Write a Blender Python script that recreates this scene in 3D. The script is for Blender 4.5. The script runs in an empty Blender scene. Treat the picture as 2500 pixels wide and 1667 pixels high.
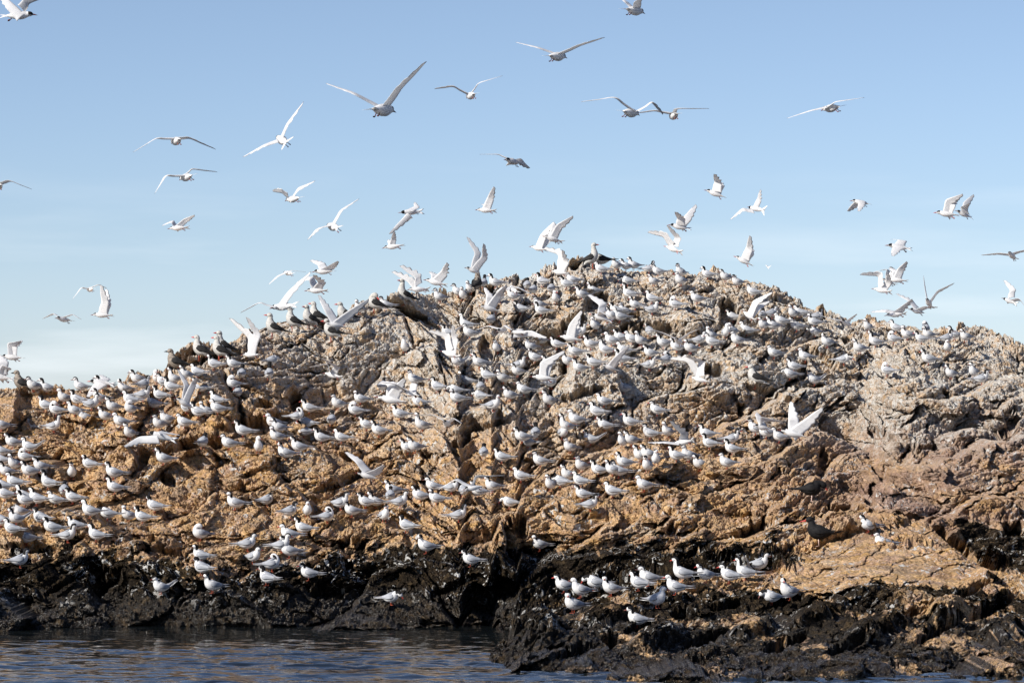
import bpy, math, random
import numpy as np
from mathutils import Vector, Matrix

# ------------------------------------------------------------------ camera, sky, sun
F = 8364.0; CX = 1250.0; HY = 1063.0; CH = 2.3      # focal length and horizon in photo pixels, eye height
scn = bpy.context.scene
col = scn.collection
cam_d = bpy.data.cameras.new("camera"); cam = bpy.data.objects.new("camera", cam_d); col.objects.link(cam)
cam_d.sensor_width = 36.0; cam_d.lens = 36.0 * F / 2500.0
cam_d.shift_y = (HY - 833.5) / 2500.0
cam_d.clip_start = 1.0; cam_d.clip_end = 6000.0
cam.location = (0, 0, CH); cam.rotation_euler = (math.radians(90), 0, 0)
scn.camera = cam

SUN_EL = math.radians(33); SUN_AZ = math.atan2(-0.80, -0.60)      # azimuth from +Y towards +X
w = bpy.data.worlds.new("World"); scn.world = w; w.use_nodes = True
nt = w.node_tree; nt.nodes.clear()
wo = nt.nodes.new('ShaderNodeOutputWorld'); bg = nt.nodes.new('ShaderNodeBackground')
sky = nt.nodes.new('ShaderNodeTexSky'); sky.sky_type = 'NISHITA'; sky.sun_disc = False
sky.sun_elevation = SUN_EL; sky.sun_rotation = SUN_AZ; sky.altitude = 0; sky.air_density = 1.0
sky.dust_density = 0.35; sky.ozone_density = 2.5
tc = nt.nodes.new('ShaderNodeTexCoord')
mp = nt.nodes.new('ShaderNodeMapping'); mp.inputs['Scale'].default_value = (4.0, 4.0, 34.0)
mp.inputs['Rotation'].default_value = (0, math.radians(-4), 0)
cn = nt.nodes.new('ShaderNodeTexNoise'); cn.inputs['Scale'].default_value = 2.2; cn.inputs['Detail'].default_value = 5
cr = nt.nodes.new('ShaderNodeValToRGB'); cr.color_ramp.elements[0].position = 0.50; cr.color_ramp.elements[1].position = 0.78
cr.color_ramp.elements[1].color = (0.55, 0.55, 0.55, 1)
sx = nt.nodes.new('ShaderNodeSeparateXYZ')
lo = nt.nodes.new('ShaderNodeMapRange'); lo.inputs['From Min'].default_value = 0.085; lo.inputs['From Max'].default_value = 0.01
mu = nt.nodes.new('ShaderNodeMath'); mu.operation = 'MULTIPLY'
mix = nt.nodes.new('ShaderNodeMixRGB'); mix.inputs['Color2'].default_value = (7.6, 8.0, 8.3, 1)
tint = nt.nodes.new('ShaderNodeMixRGB'); tint.blend_type = 'MULTIPLY'; tint.inputs['Fac'].default_value = 1.0
tr = nt.nodes.new('ShaderNodeValToRGB'); te = tr.color_ramp.elements
te[0].position = 0.0; te[0].color = (.78, .885, 1.24, 1); te[1].position = .13; te[1].color = (.69, .69, .81, 1)
k = te.new(.06); k.color = (.70, .755, .965, 1)
L = nt.links.new
L(tc.outputs['Generated'], mp.inputs['Vector']); L(mp.outputs['Vector'], cn.inputs['Vector'])
L(cn.outputs['Fac'], cr.inputs['Fac']); L(tc.outputs['Generated'], sx.inputs['Vector'])
L(sx.outputs['Z'], lo.inputs['Value']); L(cr.outputs['Color'], mu.inputs[0]); L(lo.outputs['Result'], mu.inputs[1])
L(sx.outputs['Z'], tr.inputs['Fac']); L(tr.outputs['Color'], tint.inputs['Color2']); L(sky.outputs['Color'], tint.inputs['Color1']); L(tint.outputs['Color'], mix.inputs['Color1'])
L(mu.outputs['Value'], mix.inputs['Fac']); L(mix.outputs['Color'], bg.inputs['Color'])
bg.inputs['Strength'].default_value = 0.086
L(bg.outputs['Background'], wo.inputs['Surface'])

sd = bpy.data.lights.new("sun", 'SUN'); sd.energy = 5.0; sd.angle = math.radians(0.53); sd.color = (1.0, 0.94, 0.85)
sun = bpy.data.objects.new("sun", sd); col.objects.link(sun)
sdir = Vector((math.sin(SUN_AZ) * math.cos(SUN_EL), math.cos(SUN_AZ) * math.cos(SUN_EL), math.sin(SUN_EL)))
sun.rotation_euler = (-sdir).to_track_quat('-Z', 'Y').to_euler(); sun.location = sdir * 50
scn.view_settings.view_transform = 'Standard'; scn.view_settings.look = 'None'
scn.view_settings.exposure = 0.74; scn.view_settings.gamma = 1.0

# ------------------------------------------------------------------ numpy noise
def _h(ix, iy, iz, seed):
    h = (ix.astype(np.uint32) * np.uint32(374761393)) ^ (iy.astype(np.uint32) * np.uint32(668265263)) \
        ^ (iz.astype(np.uint32) * np.uint32(2147483647 - 1274126177)) ^ np.uint32((seed * 974634777 + 12345) & 0xffffffff)
    h = (h ^ (h >> np.uint32(13))) * np.uint32(1274126177)
    h = (h ^ (h >> np.uint32(16))) * np.uint32(2246822519)
    return h ^ (h >> np.uint32(15))
def _r(h, k):
    h = (h + np.uint32(k * 40503 + 7)) * np.uint32(2654435761)
    h = h ^ (h >> np.uint32(16))
    return (h & np.uint32(0xffffff)).astype(np.float32) / np.float32(16777216.0)
def perlin(x, y, z, seed=0):
    x0 = np.floor(x); y0 = np.floor(y); z0 = np.floor(z)
    fx = (x - x0).astype(np.float32); fy = (y - y0).astype(np.float32); fz = (z - z0).astype(np.float32)
    ix = x0.astype(np.int32); iy = y0.astype(np.int32); iz = z0.astype(np.int32)
    ux = fx * fx * fx * (fx * (fx * 6 - 15) + 10); uy = fy * fy * fy * (fy * (fy * 6 - 15) + 10); uz = fz * fz * fz * (fz * (fz * 6 - 15) + 10)
    out = 0
    for dx in (0, 1):
        wx = ux if dx else 1 - ux
        for dy in (0, 1):
            wy = uy if dy else 1 - uy
            for dz in (0, 1):
                wz = uz if dz else 1 - uz
                h = _h(ix + dx, iy + dy, iz + dz, seed)
                g = (_r(h, 1) - .5) * (fx - dx) + (_r(h, 2) - .5) * (fy - dy) + (_r(h, 3) - .5) * (fz - dz)
                out = out + wx * wy * wz * g
    return out * 2.6
def fbm(x, y, z, octv, seed=0, rough=0.5, ridged=False):
    a = 1.0; s = 0; f = 1.0
    for o in range(octv):
        n = perlin(x * f, y * f, z * f, seed + o * 17)
        if ridged: n = 0.6 - 2 * np.abs(n)
        s = s + a * n; a *= rough; f *= 2.03
    return s
def blocks(x, y, z, seed, step=1.0, tilt=1.0, crack=0.5, cw=0.08):
    """faceted rock: every Worley cell is a tilted plane at its own height, with a crack at its border"""
    x0 = np.floor(x).astype(np.int32); y0 = np.floor(y).astype(np.int32); z0 = np.floor(z).astype(np.int32)
    f1 = np.full(x.shape, 9.0, np.float32); f2 = f1.copy(); val = np.zeros(x.shape, np.float32)
    for dx in (-1, 0, 1):
        for dy in (-1, 0, 1):
            for dz in (-1, 0, 1):
                cx_, cy_, cz_ = x0 + dx, y0 + dy, z0 + dz
                h = _h(cx_, cy_, cz_, seed)
                px = (x - cx_ - _r(h, 1)).astype(np.float32); py = (y - cy_ - _r(h, 2)).astype(np.float32); pz = (z - cz_ - _r(h, 3)).astype(np.float32)
                d = np.sqrt(px * px + py * py + pz * pz)
                v = step * (_r(h, 4) - .5) + tilt * (px * (_r(h, 5) - .5) + py * (_r(h, 6) - .5) + pz * (_r(h, 7) - .5))
                c = d < f1
                f2 = np.where(c, f1, np.minimum(f2, d)); val = np.where(c, v, val); f1 = np.where(c, d, f1)
    e = f2 - f1
    return val - crack * np.clip(1 - e / cw, 0, 1), e

def sstep(a, b, x):
    t = np.clip((x - a) / (b - a), 0, 1); return t * t * (3 - 2 * t)

# ------------------------------------------------------------------ materials
def new_mat(name):
    m = bpy.data.materials.new(name); m.use_nodes = True
    return m, m.node_tree, m.node_tree.nodes['Principled BSDF']
def feather(name, c1, c2, scale=60, rough=0.75, bump=0.15, sub=0.0):
    m, t, b = new_mat(name)
    n = t.nodes.new('ShaderNodeTexNoise'); n.inputs['Scale'].default_value = scale; n.inputs['Detail'].default_value = 3
    tcn = t.nodes.new('ShaderNodeTexCoord'); mpp = t.nodes.new('ShaderNodeMapping'); mpp.inputs['Scale'].default_value = (0.35, 1, 1)
    r = t.nodes.new('ShaderNodeValToRGB'); r.color_ramp.elements[0].color = (*c1, 1); r.color_ramp.elements[1].color = (*c2, 1)
    r.color_ramp.elements[0].position = .35; r.color_ramp.elements[1].position = .65
    bm_ = t.nodes.new('ShaderNodeBump'); bm_.inputs['Strength'].default_value = bump; bm_.inputs['Distance'].default_value = 0.004
    t.links.new(tcn.outputs['Object'], mpp.inputs['Vector']); t.links.new(mpp.outputs['Vector'], n.inputs['Vector'])
    t.links.new(n.outputs['Fac'], r.inputs['Fac']); t.links.new(r.outputs['Color'], b.inputs['Base Color'])
    t.links.new(n.outputs['Fac'], bm_.inputs['Height']); t.links.new(bm_.outputs['Normal'], b.inputs['Normal'])
    b.inputs['Roughness'].default_value = rough
    if c1[0] < .03: b.inputs['Specular IOR Level'].default_value = .12
    if sub:      # thin feathers let some light through
        tr_ = t.nodes.new('ShaderNodeBsdfTranslucent'); mx = t.nodes.new('ShaderNodeMixShader'); mx.inputs[0].default_value = sub
        t.links.new(r.outputs['Color'], tr_.inputs['Color']); t.links.new(b.outputs[0], mx.inputs[1]); t.links.new(tr_.outputs[0], mx.inputs[2])
        t.links.new(mx.outputs[0], t.nodes['Material Output'].inputs['Surface'])
    return m
M_WHITE = feather('white_feathers', (0.74, 0.74, 0.74), (0.86, 0.85, 0.84), sub=.38)
M_GREY = feather('pale_grey_feathers', (0.25, 0.262, 0.29), (0.36, 0.375, 0.405), 45, sub=.15)
M_TIP = feather('dark_grey_wing_feathers', (0.10, 0.10, 0.11), (0.22, 0.22, 0.24), 80)
M_CAP = feather('black_feathers', (0.006, 0.006, 0.007), (0.014, 0.013, 0.013), 80)
M_RED = feather('red_bill', (0.30, 0.025, 0.018), (0.42, 0.045, 0.03), 80, 0.45, 0.0)
M_DRED = feather('dark_red_bill', (0.10, 0.014, 0.012), (0.18, 0.03, 0.02), 80, 0.45, 0.0)
M_LEG = feather('orange_red_legs', (0.36, 0.06, 0.03), (0.46, 0.10, 0.05), 80, 0.5, 0.0)
M_GBODY = feather('ash_grey_feathers', (0.30, 0.295, 0.28), (0.42, 0.41, 0.39), 50)
M_GHEAD = feather('silvery_head_feathers', (0.24, 0.235, 0.22), (0.44, 0.43, 0.40), 70)
M_SLATE = feather('slate_black_wing_feathers', (0.012, 0.012, 0.013), (0.030, 0.029, 0.028), 50)
M_BROWN = feather('mottled_brown_feathers', (0.09, 0.075, 0.06), (0.26, 0.22, 0.18), 70)
M_PINK = feather('pale_pink_legs', (0.5, 0.36, 0.31), (0.62, 0.46, 0.4), 60, 0.5, 0.0)
M_WTOP = feather('wing_feathers', (0.66, 0.665, 0.68), (0.70, 0.70, 0.71), 40, sub=.45)
M_WTIP = feather('grey_wingtip_feathers', (0.22, 0.22, 0.23), (0.36, 0.36, 0.38), 80, sub=.3)
MATS = [M_WHITE, M_GREY, M_TIP, M_CAP, M_RED, M_DRED, M_LEG, M_GBODY, M_GHEAD, M_SLATE, M_BROWN, M_PINK, M_WTOP, M_WTIP]
WHITE, GREY, TIP, CAP, RED, DRED, LEG, GBODY, GHEAD, SLATE, BROWN, PINK, WTOP, WTIP = range(14)
# ------------------------------------------------------------------ rock island
# base profile: for columns of the view, height by distance, given as (photo row, distance) pairs
def zz(py, D): return CH + (HY - py) / F * D
SKY = [(-700, 1010, 50), (-200, 985, 50), (0, 972, 50), (106, 962, 50), (287, 957, 50.3), (393, 925, 50.8), (446, 889, 51.2), (500, 873, 51.6),
       (574, 866, 52), (600, 843, 52.3), (690, 811, 53.2), (787, 797, 54), (883, 769, 55), (936, 756, 55.5), (1000, 746, 56), (1117, 731, 57),
       (1180, 714, 57.5), (1298, 694, 58.3), (1361, 682, 58.7), (1425, 663, 59), (1500, 660, 59.2), (1574, 671, 59.2), (1691, 679, 59),
       (1755, 690, 59), (1820, 703, 58.8), (1893, 727, 58.3), (1942, 750, 58), (2010, 776, 57.5), (2072, 808, 57), (2149, 806, 57),
       (2234, 810, 57), (2298, 822, 57), (2400, 832, 56.8), (2468, 866, 56), (2520, 876, 56), (2700, 930, 55), (3200, 1080, 53)]
sx_, sy_, sD_ = [np.array(v, float) for v in zip(*SKY)]
KN = {  # px knot: list of (D, row or None/explicit z as tuple)
 -700: [(38, ('z', -1.5)), (41.5, ('z', 0.0)), (43.5, 1370), (46.5, 1180)],
 0:    [(38, ('z', -1.2)), (40.6, ('z', -.25)), (41.0, 1534), (41.7, 1440), (42.9, 1352), (46, 1170)],
 400:  [(38, ('z', -1.2)), (40.6, ('z', -.25)), (41.0, 1537), (41.6, 1450), (42.9, 1352), (46, 1170), (49, 1000)],
 800:  [(38, ('z', -1.2)), (40.6, ('z', -.25)), (41.0, 1536), (41.6, 1455), (42.8, 1368), (46, 1180), (49.5, 1010), (52, 890)],
 1120: [(33, ('z', -.9)), (38, ('z', -1.0)), (40.6, ('z', -.25)), (41.0, 1530), (41.8, 1440), (43.2, 1325), (47, 1115), (51, 930), (55, 800)],
 1200: [(33.4, ('z', -.5)), (34.3, 1632), (35.6, 1590), (36.3, ('z', -.1)), (38, ('z', -.7)), (40.5, ('z', -.3)), (41.0, 1528), (41.8, 1440), (43.2, 1325), (47, 1115), (51, 930), (55, 800)],
 1275: [(33.0, ('z', -.5)), (34.0, 1630), (35.5, 1565), (37.4, 1506), (38.6, 1503), (39.5, ('z', .05)), (40.6, ('z', 0.12)), (41.9, 1430), (43.2, 1328), (47, 1115), (51, 930), (55, 795)],
 1400: [(32.2, ('z', -.4)), (33.2, 1645), (35.2, 1560), (37.3, 1492), (38.4, 1476), (39.6, 1470), (41.2, 1450), (42.0, 1400), (43.2, 1330), (47, 1110), (51, 920), (55, 780)],
 1520: [(31.8, ('z', -.4)), (32.9, 1655), (35.2, 1552), (37.2, 1462), (38.3, 1437), (39.8, 1440), (41.3, 1420), (43.2, 1332), (47, 1110), (51, 920), (55, 780)],
 1800: [(31.6, ('z', -.4)), (32.6, 1662), (35.0, 1560), (37.2, 1460), (38.6, 1420), (40.2, 1412), (41.4, 1390), (43.2, 1325), (47, 1110), (51, 925), (55, 790)],
 2100: [(31.6, ('z', -.4)), (32.9, 1650), (35.0, 1565), (36.8, 1462), (38.8, 1385), (40.8, 1312), (41.8, 1322), (43.4, 1270), (47, 1120), (51, 960), (54, 870)],
 2330: [(32.0, ('z', -.4)), (33.4, 1635), (35.2, 1560), (36.8, 1480), (38.4, 1420), (39.9, 1345), (40.8, 1372), (42.4, 1335), (44.0, 1250), (47, 1120), (51, 970), (54, 885)],
 2500: [(32.4, ('z', -.4)), (34.0, 1625), (36, 1560), (38, 1480), (40, 1425), (41.5, 1380), (43.6, 1290), (47, 1130), (51, 980), (54, 895)],
 3200: [(34, ('z', -.6)), (36.5, ('z', 0.0)), (40, 1500), (44, 1340), (47, 1250), (51, 1130)]}
knx = sorted(KN)
colpx = np.concatenate([np.arange(-700, -70, 11.0), np.arange(-70, 2570, 2.35), np.arange(2570, 3200, 11.0)])
rowD = np.concatenate([np.arange(31.0, 33.0, 0.04), np.arange(33.0, 41.0, 0.019), np.arange(41.0, 43.5, 0.026), np.arange(43.5, 60.2, 0.034), np.arange(60.2, 63, 0.1), np.arange(63, 82, 0.5)])
Zk = np.zeros((len(knx), len(rowD)))
sky_at = {}
for i, k in enumerate(knx):
    sy0 = np.interp(k, sx_, sy_); sD0 = np.interp(k, sx_, sD_)
    pts = [(D, v[1] if isinstance(v, tuple) else zz(v, D)) for D, v in KN[k]]
    pts = [(26, -2.5)] + pts + [(sD0, zz(sy0, sD0)), (sD0 + 2.2, zz(sy0, sD0) - .35), (sD0 + 9, zz(sy0, sD0) * .45), (sD0 + 20, -2.0)]
    Zk[i] = np.interp(rowD, [p[0] for p in pts], [p[1] for p in pts])
base = np.zeros((len(colpx), len(rowD)))
for j in range(len(rowD)):
    base[:, j] = np.interp(colpx, knx, Zk[:, j])
# follow the traced skyline between the knots
sky_y = np.interp(colpx, sx_, sy_); sky_D = np.interp(colpx, sx_, sD_)
cur = np.array([np.interp(sky_D[i], rowD, base[i]) for i in range(len(colpx))])
want = zz(sky_y, sky_D); dz = want - cur
wgt = sstep(0, 1, np.clip((rowD[None, :] - (sky_D[:, None] - 6)) / 6, 0, 1)) * (1 - sstep(4, 14, rowD[None, :] - sky_D[:, None]))
base += dz[:, None] * wgt
# cap anything between that would rise over the line of sight of the skyline
lim = CH + (HY - sky_y[:, None]) / F * rowD[None, :]
base = np.where(rowD[None, :] < sky_D[:, None] - .5, np.minimum(base, lim - 0.02), base)
kern = np.array([1, 3, 5, 6, 5, 3, 1], float); kern /= kern.sum()
base = np.apply_along_axis(lambda a: np.convolve(np.pad(a, 3, 'edge'), kern, 'valid'), 1, base)
PX = np.repeat(colpx[:, None], len(rowD), 1); DD = np.repeat(rowD[None, :], len(colpx), 0)
X = (PX - CX) / F * DD; Y = DD.copy(); Z = base
PY = HY - (Z - CH) / DD * F
behind = sstep(0, 2.0, Y - sky_D[:, None])
nearsky = 1 - 0.25 * sstep(60, 5, np.abs(PY - sky_y[:, None])) * (behind < .5)

# noise space as the slope presents itself: Q climbs with the rock face, beds rise to the right
Q = (HY - PY) / F * 50.0 + behind * (Y - sky_D[:, None]) * .5
gQ = np.gradient(Q, axis=1); gY = np.gradient(Y, axis=1); flat = sstep(.22, .04, gQ / gY) * (behind < .5)
Q = np.cumsum(np.maximum(gQ, -.1 * gY) + (.20 + .38 * flat) * gY, axis=1)
dYdQ = np.clip(np.gradient(Y, axis=1) / np.maximum(np.gradient(Q, axis=1), 1e-3), .4, 3.2) * (behind < .5)
ANG = math.radians(31); ca, sa = math.cos(ANG), math.sin(ANG)
O0 = np.zeros_like(Q)
wx = fbm(X * .7, Q * .9, O0, 2, 5) * .30; wy = fbm(X * .7 + 31, Q * .9, O0, 2, 6) * .24
fx = fbm(X * 6.5, Q * 7.5, O0, 4, 8, .65) * .026; fy = fbm(X * 6.5 + 9, Q * 7.5, O0, 4, 9, .65) * .022
U = (X + wx) * ca + (Q + wy) * sa; V = -(X + wx) * sa + (Q + wy) * ca
U1 = U + fx; V1 = V + fy
def saw(su, sv, seed, hold, step, tl, crack, cw, ou=0):
    """each block keeps a steep face and steps back at its top"""
    x = (U1 + ou * .31) / su; y = (V1 + ou * .17) / sv
    x0 = np.floor(x).astype(np.int32); y0 = np.floor(y).astype(np.int32); zi = np.zeros_like(x0)
    f1 = np.full(x.shape, 9., np.float32); f2 = f1.copy(); val = np.zeros(x.shape, np.float32); rid = val.copy()
    for dx in (-1, 0, 1):
        for dy in (-1, 0, 1):
            h = _h(x0 + dx, y0 + dy, zi, seed)
            px = (x - x0 - dx - _r(h, 1)).astype(np.float32); py = (y - y0 - dy - _r(h, 2)).astype(np.float32)
            d = np.sqrt(px * px + py * py); c = d < f1
            dq = px * su * sa + py * sv * ca; r4 = _r(h, 4)
            v = -hold * (.55 + .9 * _r(h, 3)) * dYdQ * dq + step * (r4 - .5) + tl * (_r(h, 5) - .5) * px * su
            f2 = np.where(c, f1, np.minimum(f2, d)); val = np.where(c, v, val); rid = np.where(c, r4, rid); f1 = np.where(c, d, f1)
    e = f2 - f1
    return val + crack * ck * np.clip(1 - e / cw, 0, 1), e, rid
right = sstep(1500, 2100, PX)
ck = sstep(-.15, .35, fbm(X * 1.1 + 3, Q * 1.3, O0, 3, 19)) * 1.3
big = fbm(X * .38, Q * .5, O0, 3, 21)
b1, e1, r1 = saw(1.55, 1.05, 31, .33, .62, 1.2, .34, .07)
b2, e2, r2 = saw(.62, .46, 32, .26, .36, 1.3, .20, .09, 1)
b3, e3, r3 = saw(.26, .21, 33, .15, .17, 1.2, .05, .12, 2)
b4, e4, r4 = saw(.105, .095, 34, .06, .055, 1.0, .01, .2, 3)
rg = fbm(X * 2.6, Q * 3.4, O0, 4, 41, .55, True)
rg2 = fbm(X * 13, Q * 15, O0, 4, 44, .7, True); rg3 = fbm(X * 34, Q * 38, O0, 2, 46, .7)
sm = sstep(.0, .5, fbm(X * .5 + 4, Q * .6, O0, 2, 51))      # some faces stay smoother
dY = b1 + b2 * (1 - .3 * sm) + b3 * (1 - .7 * sm) + b4 * (.85 - .5 * sm)
knob = np.clip(.35 + 1.1 * fbm(X * .6 + 8, Q * .7, O0, 2, 57) + .35 * right, .15, 1.2)
disp = knob * (.085 * np.sqrt(e3) + .045 * np.sqrt(e4)) + .10 * big + flat * (.34 * (r1 - .5) + .24 * (r2 - .5) + .13 * (r3 - .5) + .05 * (r4 - .5) - .12 * sstep(.1, .0, e2) - .07 * sstep(.12, 0, e3) + .16 * fbm(X * 1.7, Y * 1.7, O0, 5, 73, .62, True) + .05 * fbm(X * 9, Y * 9, O0, 3, 74, .7, True)) + .035 * rg + .014 * rg2 + .013 * rg3
# the flat tan slab at lower right: long parallel cracks only
def inpoly(px, py, poly):
    c = np.zeros(px.shape, bool); n = len(poly)
    for i in range(n):
        x1, y1 = poly[i]; x2, y2 = poly[(i + 1) % n]
        if y1 == y2: continue
        c ^= ((y1 > py) != (y2 > py)) & (px < (x2 - x1) * (py - y1) / (y2 - y1) + x1)
    return c
SLAB = [(1905, 1415), (2020, 1350), (2120, 1325), (2200, 1300), (2270, 1292), (2318, 1312), (2322, 1325), (2355, 1332), (2405, 1385), (2345, 1425), (2330, 1440), (2230, 1440), (2150, 1432), (2020, 1453), (1880, 1450)]
ns = fbm(PX / 40, PY / 40, PX * 0, 3, 61) * 14
slab = inpoly(PX + ns, PY + ns, SLAB).astype(float)
ks = np.ones(9) / 9
for ax in (0, 1): slab = np.apply_along_axis(lambda v: np.convolve(np.pad(v, 4, 'edge'), ks, 'valid'), ax, slab)
dY = dY * (1 - .8 * slab) - slab * .15 + slab * .3 * b3
disp = disp * (1 - .5 * slab)
crk = np.abs(((V1 * 3.6 + .35 * fbm(X * 2, Q * 2, O0, 2, 66)) % 1) - .5)
dY += slab * .14 * sstep(.09, .0, crk)
DIR = np.array([0.0, -0.62, 0.78])
front = sstep(41.2, 39.8, Y) * sstep(1150, 1300, PX)
dY = dY * (1 - .8 * flat) * (1 - .25 * front)
amp = nearsky * (1 - .3 * behind)
Xd = X; Yd = Y + DIR[1] * disp * amp + dY * amp * (1 - .8 * behind); Zd = Z + DIR[2] * disp * amp

# hollows, crevices and bulges seen in the photo: (x, y, half width, half height, slant, depth)
FEAT = [(268, 1430, 48, 42, 0, .55), (232, 1400, 20, 30, -.5, .25), (395, 1345, 60, 9, .15, .2), (1268, 1283, 23, 27, .2, .6), (1780, 765, 26, 36, .4, .6), (1395, 795, 30, 26, -.7, .5),
        (1350, 830, 45, 14, -.35, .4), (1455, 735, 28, 22, -.4, .45), (1590, 800, 85, 17, 0, .38), (1545, 770, 20, 12, 0, .25), (1740, 905, 26, 20, 0, .45), (1188, 850, 20, 36, .3, .4),
        (720, 975, 17, 26, .2, .45), (620, 1035, 85, 15, -.12, .42), (450, 1085, 90, 13, -.22, .42), (345, 1120, 18, 26, -.6, .4), (540, 1080, 30, 14, -.1, .35),
        (410, 1170, 22, 15, .3, .3), (1420, 960, 60, 10, -.3, .3), (1160, 1045, 70, 8, -.25, .3), (1130, 1075, 25, 14, -.4, .35), (1025, 1115, 45, 18, .2, .22), (830, 1175, 60, 14, -.4, .35),
        (870, 1120, 40, 12, .3, .3), (590, 1185, 10, 12, 0, .25), (640, 1140, 50, 8, -.5, .25), (1880, 960, 60, 9, .3, .2), (2010, 880, 30, 30, .3, .4), (2050, 835, 28, 10, -.2, .3),
        (2350, 1335, 70, 16, .72, .45), (2420, 1370, 40, 22, .3, .5), (1310, 1410, 50, 8, -.5, .15), (1100, 1430, 60, 10, -.45, .3),
        (160, 1420, 50, 8, -.6, .35), (90, 1340, 45, 8, 0, .25), (800, 1440, 55, 20, 0, .4), (860, 1330, 30, 22, 0, .3), (1760, 1360, 32, 14, 0, .4), (1690, 1350, 50, 9, -.4, .3), (1840, 1290, 60, 12, -.35, .35),
        (2270, 1090, 24, 7, 0, .3), (2150, 1060, 30, 16, .3, .3), (2010, 1130, 14, 40, .1, .3), (2480, 1290, 30, 20, 0, .4), (1640, 1290, 14, 18, 0, .3), (1770, 1480, 40, 12, -.2, .35), (1660, 1500, 22, 14, 0, .4),
        (2420, 1480, 60, 22, -.5, .4), (2290, 1540, 60, 12, -.5, .35), (1490, 1560, 18, 22, 0, .4), (2470, 1020, 16, 36, .4, .3), (2450, 1060, 30, 15, -.4, .3), (2240, 1100, 12, 18, 0, .3), (1960, 905, 15, 22, 0, .35),
        (250, 1015, 20, 8, .2, .2), (45, 1000, 14, 25, 0, .25), (60, 1330, 60, 7, 0, .2), (640, 985, 26, 12, .2, .3), (1400, 1590, 60, 12, -.3, .3), (1560, 1530, 40, 10, -.4, .3), (1720, 1560, 60, 11, -.35, .3), (1920, 1570, 60, 12, -.35, .3), (2060, 1580, 50, 12, -.3, .3), (2220, 1500, 45, 10, -.4, .28), (2370, 1440, 40, 12, -.5, .35), (1900, 1475, 60, 7, -.25, .22), (1820, 1255, 45, 6, 0, .2), (2060, 1240, 50, 7, 0, .25)]
BULG = [(285, 1090, 55, 40, 0, -.18), (1048, 885, 50, 45, 0, -.32), (1740, 950, 52, 40, .2, -.30), (1640, 905, 42, 30, 0, -.18), (1345, 800, 60, 22, -.1, -.22), (660, 1010, 38, 18, 0, -.2),
        (1200, 1280, 55, 25, 0, -.14), (2180, 1260, 90, 22, -.25, -.16), (1380, 880, 50, 22, 0, -.16), (1690, 790, 50, 28, 0, -.2), (2270, 960, 40, 14, -.45, -.18), (2380, 1060, 55, 30, -.2, -.2),
        (395, 1310, 38, 20, .2, -.16), (250, 1225, 30, 12, 0, -.1), (930, 1290, 40, 15, 0, -.1), (1160, 1010, 60, 16, -.2, -.16), (510, 1170, 30, 40, 0, -.12), (1430, 1290, 60, 20, 0, -.1), (1900, 1140, 35, 30, 0, -.15), (1315, 1530, 60, 34, 0, -.22), (1470, 1505, 55, 22, -.2, -.16), (1600, 1560, 70, 24, -.3, -.2), (1840, 1535, 60, 20, -.3, -.18), (1985, 1500, 60, 18, -.3, -.14), (2140, 1535, 80, 24, -.3, -.22), (2300, 1495, 50, 26, -.3, -.2), (2440, 1540, 50, 24, -.3, -.2), (1720, 1600, 60, 16, -.2, -.14)]
prj = HY - (Zd - CH) / Yd * F; prx = CX + Xd / Yd * F
wob = fbm(prx / 22, prj / 22, prx * 0, 3, 71) * 9
for (x, y, hw, hh, sl, d) in FEAT + BULG:
    m = (np.abs(prx - x) < hw * 2.2) & (np.abs(prj - y) < (hh + abs(sl) * hw) * 2.4) & (behind < .3)
    if not m.any(): continue
    ux = (prx[m] - x + wob[m]) / hw; vy = (prj[m] - y - sl * (prx[m] - x) + wob[m] * .6) / hh
    r = np.sqrt(ux * ux + vy * vy); k = 1 - (sstep(.75, 1.12, r) if d > 0 else sstep(.3, 1.3, r))
    Yd[m] += k * d * (.85 if d > 0 else 1); Zd[m] -= k * d * ((.30 if d > 0 else .2) if y < 1440 or x < 1150 else .62)

fine_ = (.040 * fbm(Xd * 4, Yd * 1.6, Zd * 4, 4, 101, .6, True) + .014 * fbm(Xd * 18, Yd * 6, Zd * 18, 2, 103, .7)) * sstep(41.2, 39.5, Yd) * (1 - .8 * slab)
Xd += .35 * fine_; Yd -= .55 * fine_; Zd += .75 * fine_
nC, nR = PX.shape
co = np.stack([Xd, Yd, Zd], -1).reshape(-1, 3).astype(np.float32)
idx = np.arange(nC * nR).reshape(nC, nR)
quads = np.stack([idx[:-1, :-1], idx[1:, :-1], idx[1:, 1:], idx[:-1, 1:]], -1).reshape(-1, 4)
def mesh_np(name, co, quads, mat, smooth=True):
    me = bpy.data.meshes.new(name)
    me.vertices.add(len(co)); me.vertices.foreach_set('co', co.ravel())
    me.loops.add(quads.size); me.loops.foreach_set('vertex_index', quads.ravel().astype(np.int32))
    me.polygons.add(len(quads)); me.polygons.foreach_set('loop_start', np.arange(0, quads.size, 4, dtype=np.int32))
    me.polygons.foreach_set('loop_total', np.full(len(quads), 4, np.int32))
    me.polygons.foreach_set('use_smooth', np.full(len(quads), smooth, bool))
    me.materials.append(mat); me.update(calc_edges=True); me.validate()
    ob = bpy.data.objects.new(name, me); col.objects.link(ob); return ob

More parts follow.
